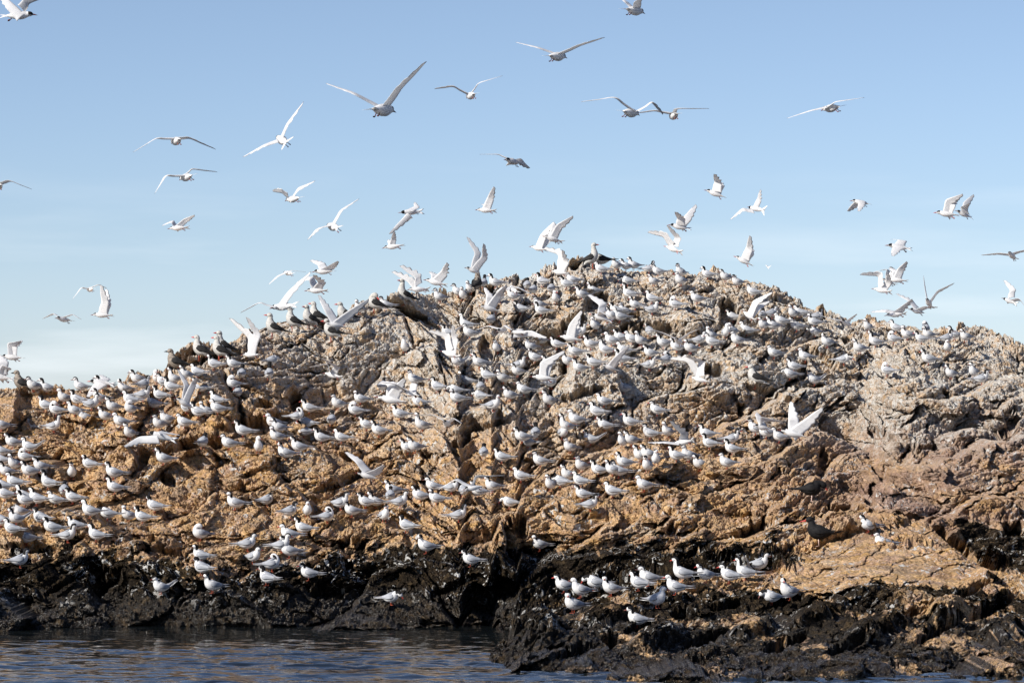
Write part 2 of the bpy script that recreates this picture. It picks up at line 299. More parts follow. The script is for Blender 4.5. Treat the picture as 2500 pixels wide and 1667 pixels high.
# where the rock is what colour (minerals, tide band of black lichen, droppings, painted shade of one hollow)
prj = HY - (Zd - CH) / Yd * F; prx = CX + Xd / Yd * F
tb = np.interp(prx, [-700, 0, 130, 212, 245, 340, 425, 500, 600, 712, 800, 900, 950, 1000, 1042, 1110, 1190, 1245, 1320, 1400, 1500, 1630, 1730, 1820, 1900, 2000, 2100, 2300, 2500, 3200],
               [1345, 1353, 1340, 1338, 1362, 1346, 1366, 1386, 1388, 1380, 1362, 1340, 1316, 1310, 1322, 1322, 1335, 1345, 1335, 1338, 1332, 1322, 1328, 1330, 1340, 1365, 1400, 1400, 1430, 1430])
tn = fbm(PX / 60, PY / 45, PX * 0, 6, 81, .72) * 58
tide_and_shade = sstep(-12, 14, prj - tb + tn)
strip = inpoly(prx + ns, prj + ns, [(1640, 1420), (1700, 1412), (1790, 1412), (1840, 1395), (1900, 1388), (1980, 1345), (2080, 1300), (2190, 1300), (2160, 1400), (2000, 1450), (1880, 1440), (1800, 1440), (1700, 1455), (1610, 1445)]).astype(float)
lowr = sstep(2100, 2300, prx) * sstep(-.15, .35, fbm(X * 1.3, Y * 1.3, Z * 1.3, 4, 83) + .15) * sstep(1640, 1560, prj)
spots = sstep(.12, .5, fbm(X * 2.2, Q * 2.6, O0, 4, 85, .65)) * sstep(1250, 1450, prx) * sstep(1390, 1440, prj) * .6
tide_and_shade = np.clip(tide_and_shade - np.maximum(np.maximum(slab, strip), np.maximum(lowr * .8, spots)), 0, 1)
tide_and_shade = np.maximum(tide_and_shade, inpoly(prx + ns, prj + ns, [(2330, 1260), (2440, 1290), (2520, 1300), (2520, 1400), (2400, 1380), (2360, 1330)]) * .85)  # dark hollow behind the slab: its shade painted in as black
wet = sstep(.55, .05, Zd)
gu = sstep(1180, 830, prj + 90 * fbm(X * .5, Q * .6, O0, 4, 88)) * sstep(560, 1150, prx) + sstep(1000, 900, prj) * .45 + sstep(1900, 2150, prx) * sstep(1150, 950, prj) * .5
gu = np.clip(gu * (1.15 + .9 * fbm(X * .8, Y * .8, Z, 3, 91)), 0, 1)
pur = sstep(1750, 2200, prx) * sstep(900, 1080, prj) * sstep(1330, 1240, prj - 0) * np.clip(.8 + .9 * fbm(X * .7, Y * .7, Z, 3, 93), 0, 1)

mat, t, b = new_mat('rock')
def attr(n):
    x = t.nodes.new('ShaderNodeAttribute'); x.attribute_name = n; return x.outputs['Fac']
tco = t.nodes.new('ShaderNodeTexCoord').outputs['Object']
def noise(sc, det=4, r=.6, dist=0, vec=None):
    n = t.nodes.new('ShaderNodeTexNoise'); n.inputs['Scale'].default_value = sc; n.inputs['Detail'].default_value = det
    n.inputs['Roughness'].default_value = r; n.inputs['Distortion'].default_value = dist; t.links.new(vec or tco, n.inputs['Vector']); return n.outputs['Fac']
def ramp(v, stops):
    r = t.nodes.new('ShaderNodeValToRGB'); e = r.color_ramp.elements
    e[0].position, e[0].color = stops[0][0], (*stops[0][1], 1); e[1].position, e[1].color = stops[1][0], (*stops[1][1], 1)
    for p, c in stops[2:]:
        k = e.new(p); k.color = (*c, 1)
    t.links.new(v, r.inputs['Fac']); return r.outputs['Color']
def mixc(f, c1, c2, bt='MIX'):
    m = t.nodes.new('ShaderNodeMixRGB'); m.blend_type = bt
    for i, v in ((0, f), (1, c1), (2, c2)):
        if isinstance(v, (int, float)): m.inputs[i].default_value = v
        elif isinstance(v, tuple): m.inputs[i].default_value = (*v, 1)
        else: t.links.new(v, m.inputs[i])
    return m.outputs['Color']
def mth(op, a_, b_=None, c_=None, clamp=False):
    m = t.nodes.new('ShaderNodeMath'); m.operation = op; m.use_clamp = clamp
    for i, v in enumerate((a_, b_, c_)):
        if v is None: continue
        if isinstance(v, (int, float)): m.inputs[i].default_value = v
        else: t.links.new(v, m.inputs[i])
    return m.outputs[0]
g3 = lambda v: (v, v, v)
tan = ramp(noise(1.6, 6, .65, .6), [(.36, (.36, .22, .12)), (.66, (.76, .58, .40)), (.46, (.60, .39, .215)), (.55, (.72, .475, .25))])
ochre = mixc(ramp(noise(3.7, 4), [(.52, g3(0)), (.62, g3(.8))]), tan, (.62, .38, .15))
pinkish = mixc(ramp(noise(5.2, 5, .7), [(.50, g3(0)), (.60, g3(.6))]), ochre, (.55, .38, .30))
greyb = mixc(ramp(noise(2.3, 6, .7), [(.52, g3(0)), (.61, g3(.65))]), pinkish, (.30, .225, .165))
fine = mixc(.85, greyb, ramp(noise(19, 7, .85), [(.41, g3(.42)), (.57, g3(1.3))]), 'MULTIPLY')
purc = ramp(noise(6, 6, .75), [(.38, (.17, .11, .09)), (.64, (.58, .43, .36)), (.5, (.38, .25, .205))])
purf = mixc(.8, purc, ramp(noise(21, 7, .85), [(.41, g3(.4)), (.57, g3(1.25))]), 'MULTIPLY')
c0_ = mixc(mth('MULTIPLY', attr('purple'), .78), fine, purf)
greyer = ramp(noise(13, 7, .85), [(.40, (.28, .20, .135)), (.60, (.86, .76, .62)), (.5, (.62, .51, .39))])
c1 = mixc(mth('MULTIPLY', attr('guano'), .40), c0_, greyer)
geo = t.nodes.new('ShaderNodeNewGeometry'); sep = t.nodes.new('ShaderNodeSeparateXYZ'); t.links.new(geo.outputs['Normal'], sep.inputs[0])
up = mth('MULTIPLY_ADD', sep.outputs['Z'], .55, .62)
gn = ramp(noise(4.2, 7, .72, .4), [(.45, g3(0)), (.52, g3(1))])
gf = mth('MULTIPLY', mth('MULTIPLY', gn, attr('guano')), mth('MULTIPLY', up, 1.15), clamp=True)
gcol = ramp(noise(22, 7, .85), [(.40, (.25, .21, .17)), (.60, (.78, .75, .70)), (.5, (.60, .56, .50))])
c2 = mixc(mth('MULTIPLY', gf, 1.0, clamp=True), c1, gcol)
blk = ramp(noise(9, 6, .75), [(.38, (.006, .0045, .0035)), (.66, (.095, .065, .034)), (.52, (.022, .016, .0105))])
fleck = ramp(noise(40, 3, .75), [(.58, g3(0)), (.68, g3(.75))])
blk2 = mixc(fleck, blk, (.16, .12, .075))
tdf = ramp(mth('ADD', attr('tide_and_shade'), mth('MULTIPLY_ADD', noise(14, 5, .75), 2.2, -1.1)), [(.30, g3(0)), (.70, g3(1))])
c3 = mixc(tdf, c2, blk2)
# white splashes of droppings: small streaky blots
smp = t.nodes.new('ShaderNodeMapping'); smp.inputs['Scale'].default_value = (1, .7, .85); t.links.new(tco, smp.inputs['Vector'])
sp1 = noise(7.5, 3, .6, 1.6, smp.outputs[0]); sp2 = noise(1.3, 2)
spl = mth('MULTIPLY', ramp(sp1, [(.585, g3(0)), (.615, g3(1))]), ramp(sp2, [(.42, g3(.0)), (.56, g3(1))]))
stm = t.nodes.new('ShaderNodeMapping'); stm.inputs['Scale'].default_value = (1, 1, .28); t.links.new(tco, stm.inputs['Vector'])
st1 = ramp(noise(12, 5, .7, 1.2, stm.outputs[0]), [(.545, g3(0)), (.60, g3(1))])
stf = mth('MULTIPLY', mth('MULTIPLY', st1, attr('guano')), .85, clamp=True)
c3 = mixc(stf, c3, (.80, .78, .73))
c4 = mixc(mth('MULTIPLY', spl, mth('MULTIPLY_ADD', attr('wet'), -1, 1, clamp=True)), c3, (.70, .69, .66))
t.links.new(c4, b.inputs['Base Color'])
rv = mth('MULTIPLY_ADD', attr('wet'), -.68, .90)
t.links.new(mth('ADD', rv, mth('MULTIPLY_ADD', noise(30, 3), .2, -.1), clamp=True), b.inputs['Roughness'])
t.links.new(mth('MULTIPLY_ADD', attr('wet'), .5, .07), b.inputs['Specular IOR Level'])
bh = mth('ADD', noise(38, 6, .78), mth('MULTIPLY', noise(11, 6, .7, .5), 1.6))
bp = t.nodes.new('ShaderNodeBump'); bp.inputs['Strength'].default_value = 1.0; bp.inputs['Distance'].default_value = .06
t.links.new(bh, bp.inputs['Height']); t.links.new(bp.outputs['Normal'], b.inputs['Normal'])

rock = mesh_np('rock_terrain', co, quads, mat, False)
rock['kind'] = 'structure'
for n, arr in (('tide_and_shade', tide_and_shade), ('wet', wet), ('guano', gu), ('purple', pur)):
    at = rock.data.attributes.new(n, 'FLOAT', 'POINT'); at.data.foreach_set('value', arr.astype(np.float32).ravel())

# nearest rock distance seen in each 5 px cell of the view, used to stand the birds on the rock
CELL = 5; gw, gh = 500, 334
ci = np.floor(prx / CELL).astype(int).ravel(); cj = np.floor(prj / CELL).astype(int).ravel()
ok = (ci >= 0) & (ci < gw) & (cj >= 0) & (cj < gh)
buf = np.full(gw * gh, 1e9); lin = cj[ok] * gw + ci[ok]; Yf = Yd.ravel()[ok]; Zf = Zd.ravel()[ok]
np.minimum.at(buf, lin, Yf)
for kk in range(1, 14):      # also along stretched faces
    f_ = kk / 14; a_, c_ = (slice(None), slice(0, -1)), (slice(None), slice(1, None))
    qx = prx[a_] * (1 - f_) + prx[c_] * f_; qy = prj[a_] * (1 - f_) + prj[c_] * f_; qd = Yd[a_] * (1 - f_) + Yd[c_] * f_
    m = (np.abs(prj[c_] - prj[a_]) > 4) & (qx >= 0) & (qx < gw * CELL) & (qy >= 0) & (qy < gh * CELL)
    np.minimum.at(buf, (qy[m] // CELL).astype(int) * gw + (qx[m] // CELL).astype(int), qd[m])
buf = buf.reshape(gh, gw)
def rock_at(px, py):
    for r in range(0, 12):
        j = min(max(int(py / CELL) + r, 0), gh - 1); i = min(max(int(px / CELL), 0), gw - 1)
        if buf[j, i] < 1e8: return buf[j, i], (py if r == 0 else j * CELL + 2.0)
    return 50.0, py
def rock_near(px0, py0, px1, py1):
    j0, j1 = max(int(py0 / CELL), 0), min(int(py1 / CELL) + 1, gh); i0, i1 = max(int(px0 / CELL), 0), min(int(px1 / CELL) + 1, gw)
    s = buf[j0:j1, i0:i1]
    return s.min() if s.size else 1e9
def world(px, py, D): return Vector(((px - CX) / F * D, D, CH + (HY - py) / F * D))

# ------------------------------------------------------------------ sea
def axis(parts):
    out = []
    for a0, a1, s in parts: out += list(np.arange(a0, a1, s))
    out.append(parts[-1][1]); return np.array(out)
xa = axis([(-3000, -200, 400), (-200, -20, 20), (-20, -8, 1), (-8, 8, .028), (8, 20, 1), (20, 200, 20), (200, 3000, 400)])
ya = axis([(-300, -20, 28), (-20, 24, 2), (24, 28, .2), (28, 43, .028), (43, 60, 1), (60, 200, 14), (200, 5000, 600)])
WX, WY = np.meshgrid(xa, ya, indexing='ij')
fade = (.35 + .65 * sstep(40, 35, WY)) * sstep(9, 7, np.abs(WX)) * sstep(25, 28, WY) * sstep(44, 42, WY)
zero = WX * 0
wz_ = .040 * perlin(WX * .5 + .12 * WY, WY * 1.1, zero, 3) + .034 * perlin(WX * 1.7 + .3 * WY, WY * 2.7 + .2 * WX, zero, 5) \
      + .022 * perlin(WX * 3.6, WY * 5.6 + .8 * WX, zero, 7) + .009 * perlin(WX * 8, WY * 12 - 2 * WX, zero, 9)
calm = .55 + .45 * sstep(-.2, .3, perlin(WX * .3, WY * .5, zero, 11))
wco = np.stack([WX, WY, wz_ * fade * calm], -1).reshape(-1, 3).astype(np.float32)
wi = np.arange(WX.size).reshape(WX.shape)
wq = np.stack([wi[:-1, :-1], wi[1:, :-1], wi[1:, 1:], wi[:-1, 1:]], -1).reshape(-1, 4)
wm, t, wb = new_mat('sea_water')
wb.inputs['Base Color'].default_value = (.006, .008, .009, 1); wb.inputs['Roughness'].default_value = .03; wb.inputs['IOR'].default_value = 1.33
tco = t.nodes.new('ShaderNodeTexCoord').outputs['Object']
mpw = t.nodes.new('ShaderNodeMapping'); mpw.inputs['Scale'].default_value = (.45, 1, 1); t.links.new(tco, mpw.inputs['Vector'])
wn = noise(14, 4, .6, .3, mpw.outputs[0])
wbp = t.nodes.new('ShaderNodeBump'); wbp.inputs['Strength'].default_value = .05; wbp.inputs['Distance'].default_value = .02
t.links.new(wn, wbp.inputs['Height']); t.links.new(wbp.outputs['Normal'], wb.inputs['Normal'])
sea = mesh_np('sea', wco, wq, wm); sea['kind'] = 'structure'
# ------------------------------------------------------------------ bird meshes
def crm(p0, p1, p2, p3, t):
    return 0.5 * ((2 * p1) + (-p0 + p2) * t + (2 * p0 - 5 * p1 + 4 * p2 - p3) * t * t + (-p0 + 3 * p1 - 3 * p2 + p3) * t ** 3)
class MB:
    def __init__(s): s.v = []; s.f = []; s.m = []
    def face(s, f, m): s.f.append(f); s.m.append(m)
    def loft(s, st, matf, n=12, sub=3):
        """st: list of (x, y, z, half width, half height); matf(u, ang, pos) gives the material"""
        A = [np.array(q, float) for q in st]; P = []
        for i in range(len(A) - 1):
            for k in range(sub):
                P.append((crm(A[max(i - 1, 0)], A[i], A[i + 1], A[min(i + 2, len(A) - 1)], k / sub), i + k / sub))
        P.append((A[-1], len(A) - 1)); b0 = len(s.v); side0 = None
        for i, (p, u) in enumerate(P):
            t_ = P[min(i + 1, len(P) - 1)][0][:3] - P[max(i - 1, 0)][0][:3]; t_ /= np.linalg.norm(t_) + 1e-9
            ref = np.array([0, 1., 0]) if side0 is None else side0
            sd_ = ref - t_ * ref.dot(t_); sd_ /= np.linalg.norm(sd_) + 1e-9; side0 = sd_
            up_ = np.cross(t_, sd_)
            for k in range(n):
                a_ = 2 * math.pi * k / n
                s.v.append(tuple(p[:3] + sd_ * math.cos(a_) * max(p[3], 4e-4) + up_ * math.sin(a_) * max(p[4], 4e-4)))
        for i in range(len(P) - 1):
            for k in range(n):
                k2 = (k + 1) % n; a_ = 2 * math.pi * (k + .5) / n
                q = (P[i][0][:3] + P[i + 1][0][:3]) / 2
                s.face((b0 + i * n + k, b0 + i * n + k2, b0 + (i + 1) * n + k2, b0 + (i + 1) * n + k), matf((P[i][1] + P[i + 1][1]) / 2, math.sin(a_), q))
        s.face(tuple(b0 + k for k in range(n))[::-1], matf(0, 0, P[0][0])); e = b0 + (len(P) - 1) * n
        s.face(tuple(e + k for k in range(n)), matf(len(st) - 1, 0, P[-1][0]))
    def cyl(s, a_, b_, r, m, n=5):
        a_ = np.array(a_, float); b_ = np.array(b_, float); d = b_ - a_; d /= np.linalg.norm(d) + 1e-9
        r1 = np.cross(d, [0.3, 1, .2]); r1 /= np.linalg.norm(r1); r2 = np.cross(d, r1); b0 = len(s.v)
        for q in (a_, b_):
            for k in range(n): s.v.append(tuple(q + r1 * r * math.cos(6.2832 * k / n) + r2 * r * math.sin(6.2832 * k / n)))
        for k in range(n): s.face((b0 + k, b0 + (k + 1) % n, b0 + n + (k + 1) % n, b0 + n + k), m)
        s.face(tuple(range(b0, b0 + n))[::-1], m); s.face(tuple(range(b0 + n, b0 + 2 * n)), m)
    def sheet(s, P, mt, mb, th=.0016):
        """thin closed wing: P[i][j] grid of points; mt(i, j) upper, mb(i, j) lower material"""
        P = np.array(P, float); ni, nj = P.shape[:2]
        du = np.gradient(P, axis=0); dv = np.gradient(P, axis=1); nn = np.cross(du, dv); nn /= np.linalg.norm(nn, axis=2, keepdims=True) + 1e-12
        prof = np.sin(np.linspace(.25, math.pi * .97, nj))[None, :, None] * np.linspace(1.8, .6, ni)[:, None, None] * th + th * .25
        b0 = len(s.v)
        for q in (P + nn * prof, P - nn * prof * .4):
            for i in range(ni):
                for j in range(nj): s.v.append(tuple(q[i, j]))
        o = ni * nj; I = lambda i, j, k: b0 + k * o + i * nj + j
        for i in range(ni - 1):
            for j in range(nj - 1):
                s.face((I(i, j, 0), I(i + 1, j, 0), I(i + 1, j + 1, 0), I(i, j + 1, 0)), mt(i, j))
                s.face((I(i, j, 1), I(i, j + 1, 1), I(i + 1, j + 1, 1), I(i + 1, j, 1)), mb(i, j))
            for j, (x1, x2) in ((0, (1, 0)), (nj - 1, (0, 1))):
                s.face((I(i, j, x1), I(i + 1, j, x1), I(i + 1, j, x2), I(i, j, x2)), mt(i, min(j, nj - 2)))
        for j in range(nj - 1):
            for i, (x1, x2) in ((0, (0, 1)), (ni - 1, (1, 0))):
                s.face((I(i, j, x1), I(i, j + 1, x1), I(i, j + 1, x2), I(i, j, x2)), mt(min(i, ni - 2), j))
    def mesh(s, name):
        me = bpy.data.meshes.new(name); me.from_pydata(s.v, [], s.f); used = sorted(set(s.m))
        for u in used: me.materials.append(MATS[u])
        me.polygons.foreach_set('material_index', [used.index(m) for m in s.m])
        me.polygons.foreach_set('use_smooth', [True] * len(s.f)); me.update(); return me

def stander(kind='tern', pose='n', yaw=0.0, cap='full', bill=DRED, seed=0):
    """a bird standing at the origin, facing +X, feet at z = 0. Poses: n normal, h hunched, u neck stretched,
    p preening, d bill down, t tail cocked"""
    b = MB(); rng = random.Random(seed)
    body, wing, tipm, headm, legm, tailm = WHITE, GREY, TIP, WHITE, LEG, WHITE
    k = 1.0; leg = .030; fat = 1.06
    if kind == 'gull': body, wing, tipm, headm, legm, k, leg, fat = GBODY, SLATE, SLATE, GHEAD, LEG, 1.28, .064, 1.08
    if kind == 'brown': body, wing, tipm, headm, legm, tailm, k, leg = BROWN, SLATE, SLATE, BROWN, SLATE, BROWN, 1.28, .055
    if kind == 'oyster': body, wing, tipm, headm, legm, tailm, k, leg, fat = CAP, CAP, CAP, CAP, PINK, CAP, 1.30, .062, 1.15
    if k > 1.2: pass
    h0 = leg; el = {'n': 0, 'h': -.014, 'u': .030, 'p': -.01, 'd': -.015, 't': 0}[pose]
    tilt = .02 if pose in 'nh' else (.035 if pose == 'u' else 0.01)
    if kind in ('gull', 'brown') and pose != 'd': tilt += .028
    core = [(-.112, 0, h0 + .066 - tilt * .7, .014, .010), (-.088, 0, h0 + .064 - tilt * .5, .032, .026), (-.048, 0, h0 + .063 - tilt * .2, .050 * fat, .048 * fat), (-.004, 0, h0 + .066, .057 * fat, .059 * fat),
            (.034, 0, h0 + .078 + tilt * .2, .055 * fat, .058 * fat), (.056, 0, h0 + .100 + tilt * .4, .043 * fat, .046 * fat)]
    nb = len(core) - 1
    if pose == 'p':
        head = [(.062, 0, h0 + .128, .032, .032), (.054, .008, h0 + .152, .028, .028), (.030, .020, h0 + .166, .031, .031), (.008, .030, h0 + .156, .027, .027), (-.008, .037, h0 + .144, .010, .009)]
        tipb = (-.046, .050, h0 + .118); cy, sy = 1, 0
    elif pose == 'd':
        head = [(.080, 0, h0 + .116, .032, .034), (.098, 0, h0 + .118, .029, .029), (.116, 0, h0 + .108, .030, .031), (.132, 0, h0 + .090, .023, .023), (.140, 0, h0 + .078, .010, .009)]
        tipb = (.163, 0, h0 + .042)
    else:
        c0 = (.064, 0, h0 + .128 + tilt * .5 + el * .4); c1 = (.068, 0, h0 + .148 + tilt * .5 + el * .9)
        hx, hz = .078, h0 + .168 + tilt * .5 + el
        r = .0315 * (1 if kind == 'tern' else .90)
        d = [(-.006, -.006, .84), (.006, .003, 1.0), (.022, .002, .96), (.036, -.004, .66), (.044, -.007, .30)]
        head = [(c0[0], 0, c0[2], .034 * (1.1 if pose == 'h' else 1), .036), (c1[0], 0, c1[2], .0275, .029)]
        for (x, z, q) in d:
            head.append((hx - .006 + x * math.cos(yaw), x * math.sin(yaw), hz + z, r * q, r * q * 1.02))
        bl = .040 if kind in ('tern', 'gull', 'brown') else .062
        tipb = (hx - .006 + (.044 + bl) * math.cos(yaw), (.044 + bl) * math.sin(yaw), hz - .017)
    st = core + head; L_ = len(st) - 1
    def mf(u, sn, q):
        if kind != 'tern': return headm if u > nb + .8 else (tailm if u < .8 else body)
        if u > nb + .9 and cap == 'full' and sn > .28 and u < L_ - .2: return CAP
        if cap == 'mask' and nb + .8 < u < L_ - 1.6 and sn > -.05 + .15 * (u < nb + 2): return CAP
        return body
    b.loft(st, mf, 12, 3)
    e = st[-1]
    for zz_, r_ in ((.0, 1),):
        b.loft([(e[0], e[1], e[2], .0075 * (1 if kind == 'tern' else 1.25), .0085 * (1 if kind == 'tern' else 1.3)), ((e[0] * .6 + tipb[0] * .4), (e[1] * .6 + tipb[1] * .4), (e[2] * .6 + tipb[2] * .4) + .001, .005, .0065 * (1 if kind == 'tern' else 1.3)), (*tipb, .0006, .0006)], lambda u, sn, q: bill, 6, 2)
    # eyes
    if pose not in 'p' and kind != 'oyster':
        for s_ in (1, -1):
            q = np.array(head[3 if pose != 'd' else 2][:3], float); off = np.array([-math.sin(yaw) * s_, math.cos(yaw) * s_, .10]) * .0285
            p_ = q + off; b.loft([(p_[0] - .004, p_[1], p_[2], .0005, .0005), (p_[0], p_[1], p_[2], .0038, .0038), (p_[0] + .004, p_[1], p_[2], .0005, .0005)], lambda u, sn, q: CAP, 5, 1)
    # folded wings, one long shell on each flank, crossing over the tail
    drop = -.004 if pose != 't' else .035
    for s_ in (1, -1):
        z0 = h0 + .088 + tilt * .2
        wst = [(.050, .036 * s_, z0 + .008, .004, .010), (.032, .052 * s_, z0 - .002, .008, .028), (-.004, .057 * s_, z0 - .010, .009, .036), (-.050, .046 * s_, z0 - .013, .009, .031),
               (-.094, .026 * s_, z0 - .017 + drop * .3, .008, .022), (-.136, .012 * s_, z0 - .018 + drop, .007, .014), (-.182, .005 * s_, z0 - .014 + drop * 1.8, .005, .009), (-.232, -.003 * s_, z0 - .006 + drop * 2.4, .001, .002)]
        b.loft(wst, lambda u, sn, q: (tipm if u > 4.6 else wing), 8, 2)
    # back mantle between the wings
    b.loft([(.040, 0, h0 + .140 + tilt * .3, .014, .005), (.01, 0, h0 + .126, .042, .012), (-.03, 0, h0 + .110, .044, .012), (-.08, 0, h0 + .088, .026, .008), (-.12, 0, h0 + .074, .010, .003)], lambda u, sn, q: wing, 8, 2)
    # tail: forked
    tz = h0 + .062 - tilt * .7; tu = 0 if pose != 't' else .045
    fl = .228 if kind == 'tern' else .165
    for s_ in (1, -1):
        b.sheet([[(-.085, .002 * s_, tz), (-.085, .020 * s_, tz)], [(-.13, .001 * s_, tz + tu * .4), (-.13, .024 * s_, tz + tu * .4)], [(-.165, .004 * s_, tz + .002 + tu), (-.165, .024 * s_, tz + tu)], [(-fl, .021 * s_, tz + .006 + tu * 2), (-fl, .023 * s_, tz + .006 + tu * 2)]],
                lambda i, j: tailm if kind == 'tern' else (SLATE if i > 1 else tailm), lambda i, j: tailm, .003)
    # legs and webbed feet
    for s_ in (1, -1):
        y = .022 * s_; b.cyl((.004, y, h0 + .022), (.000, y, .003), .0038 if kind == 'tern' else .0042, legm)
        b.loft([(.002, y, h0 + .030, .012, .012), (.003, y, h0 + .012, .008, .008), (.003, y, h0 + .002, .004, .004)], lambda u, sn, q: body, 6, 1)
        b0 = len(b.v); b.v += [(-.006, y, .006), (.030, y - .014, .001), (.033, y, .001), (.030, y + .014, .001), (-.006, y, .000)]
        for f in ((0, 1, 2), (0, 2, 3), (4, 2, 1), (4, 3, 2), (0, 4, 1), (0, 3, 4)): b.face(tuple(b0 + q for q in f), legm)
    if kind in ('gull', 'brown') and pose != 'd':       # gulls stand more upright
        an = math.radians(17 if pose != 'h' else 11); zc = h0 + .02; ca_, sa_ = math.cos(an), math.sin(an); nv = []
        for v in b.v:
            x, y, z = v
            if z > h0 + .014: z0_ = z - zc; x, z = x * ca_ - z0_ * sa_, zc + x * sa_ + z0_ * ca_
            nv.append((x, y, z))
        b.v = nv
    b.v = [tuple(np.array(v) * k) for v in b.v]
    return b

def sm_path(ps, n):
    A = [np.array(p, float) for p in ps]; out = []
    for k in range(n + 1):
        t_ = k / n * (len(A) - 1); i = min(int(t_), len(A) - 2)
        out.append(crm(A[max(i - 1, 0)], A[i], A[i + 1], A[min(i + 2, len(A) - 1)], t_ - i))
    return out
def flyer(head, tail, wings, seed=0, bill=DRED, cap='full', fan=.5, feet=True, chord=.105, gap=0.0):
    """head = bill tip, tail = end of tail (3D, metres, relative to the body centre); wings = [(wrist, tip), ...]"""
    b = MB(); rng = random.Random(seed)
    head = np.array(head, float); tail = np.array(tail, float)
    f = head - tail; Lb = np.linalg.norm(f); f /= Lb
    tips = [np.array(w_[1], float) for w_ in wings]
    side = tips[0] - tips[1] if len(tips) > 1 else tips[0]; side = side - f * side.dot(f)
    if np.linalg.norm(side) < .05: side = np.cross(f, [0, 0, 1.])
    side /= np.linalg.norm(side); up = np.cross(f, side); 
    if up[2] < 0: up = -up
    k = Lb / .335; c = (head + tail) / 2 + f * .012 * k
    def bp(x, z): return c + f * x * k + up * z * k
    st = [(-.125, .0, .012, .006), (-.095, .0, .020, .015), (-.05, -.002, .033, .030), (.00, -.002, .040, .039), (.04, .000, .037, .037), (.070, .004, .028, .028), (.088, .008, .0245, .0245), (.106, .007, .0225, .023), (.122, .003, .013, .014), (.130, .001, .006, .007)]
    A = [(*bp(x, z), ry * k, rz * k) for x, z, ry, rz in st]
    # local frame trick: loft uses +Y as side reference, so build in body space and map
    lb = MB()
    def mf(u, sn, q):
        if u > 5.9 and cap == 'full' and sn > .12 and u < 8.6: return CAP
        if u > 5.7 and cap == 'mask' and sn > 0 and u < 7.3: return CAP
        if sn > .45 and 2 < u < 5: return WTOP
        return WHITE
    lb.loft([(x, 0, z, ry, rz) for x, z, ry, rz in st], mf, 12, 2)
    lb.loft([(.128, 0, .001, .0065, .0075), (.145, 0, -.002, .0045, .006), (.172, 0, -.009, .0006, .0006)], lambda u, sn, q: bill, 6, 2)
    for s_ in (1, -1):
        w2 = .012 + .05 * fan
        lb.sheet([[(-.09, .002 * s_, 0), (-.09, .014 * s_, 0)], [(-.125, .002 * s_, 0), (-.125, (.016 + w2 * .4) * s_, 0)], [(-.145 - .0 * fan, .004 * s_, 0), (-.15, (.016 + w2 * .8) * s_, 0)], [(-.190 + .02 * fan, (.016 + w2) * s_, -.003), (-.192 + .02 * fan, (.019 + w2) * s_, -.003)]], lambda i, j: WHITE, lambda i, j: WHITE, .002)
        if feet:
            lb.cyl((-.070, .012 * s_, -.022), (-.095, .013 * s_, -.045), .0032, bill if bill == DRED else LEG); lb.cyl((-.095, .013 * s_, -.045), (-.112, .014 * s_, -.046), .005, bill if bill == DRED else LEG)
    o = len(b.v); side_r = np.cross(up, f)
    for v in lb.v: b.v.append(tuple(c + (f * v[0] + side_r * v[1] + up * v[2]) * k))
    for ff, m in zip(lb.f, lb.m): b.face(tuple(o + q for q in ff), m)
    for wi_, (wr, tp) in enumerate(wings):
        wr = np.array(wr, float); tp = np.array(tp, float)
        sg = 1 if tp.dot(side) > 0 else -1
        if len(wings) > 1 and wi_ == 1: sg = -1 if np.array(wings[0][1]).dot(side) > 0 else 1
        root = c + f * .052 * k + side * .022 * sg * k + up * .018 * k
        N = 22; path = sm_path([root - (wr - root) * .05, (root + wr) / 2 + f * .004, wr, (wr * .52 + tp * .48) + f * .006, tp], N)
        sp = tp - root; spn = sp / (np.linalg.norm(sp) + 1e-9); back = -f + spn * f.dot(spn)
        if np.linalg.norm(back) < .3: back = back + (-up) * .3
        back = back - spn * back.dot(spn); back /= np.linalg.norm(back)
        P = []; nj = 6
        for i in range(N + 1):
            s_ = i / N
            c_ = np.interp(s_, [0, .12, .45, .62, .8, .93, 1], [.112, .106, .104, .092, .066, .036, .004]) / .105 * chord * k
            if s_ > .5: c_ *= 1 + ((i % 3) - 1) * (.10 + gap * .35)      # separate flight-feather tips
            else: c_ *= 1 + ((i % 2) - .5) * .03
            bk = back * (1 - .25 * s_) + spn * (.30 * sstep(.4, 1, s_) if s_ < 1 else 0)
            P.append([path[i] + bk * c_ * (j / (nj - 1)) - up * .010 * math.sin(math.pi * j / (nj - 1)) * -1 * (1 - s_) for j in range(nj)])
        nrm = np.cross(P[3][0] - P[1][0], back); flip = nrm.dot(up) < 0
        top = lambda i, j: WTIP if (i > N * .78 and (j == 0 or i > N * .93 or (gap and j >= 4))) else WTOP
        bot = lambda i, j: (WTIP if (i > N * .66 and j >= nj - 2) or i > N * .95 else WHITE)
        if flip: b.sheet(P, bot, top, .0028)
        else: b.sheet(P, top, bot, .0028)
    return b

def put(name, me, loc, label, cat, group, rz=0.0, sc=1.0):
    o = bpy.data.objects.new(name, me); col.objects.link(o); o.location = loc; o.rotation_euler = (0, 0, rz); o.scale = (sc, sc, sc)
    o['label'] = label; o['category'] = cat
    if group: o['group'] = group
    return o
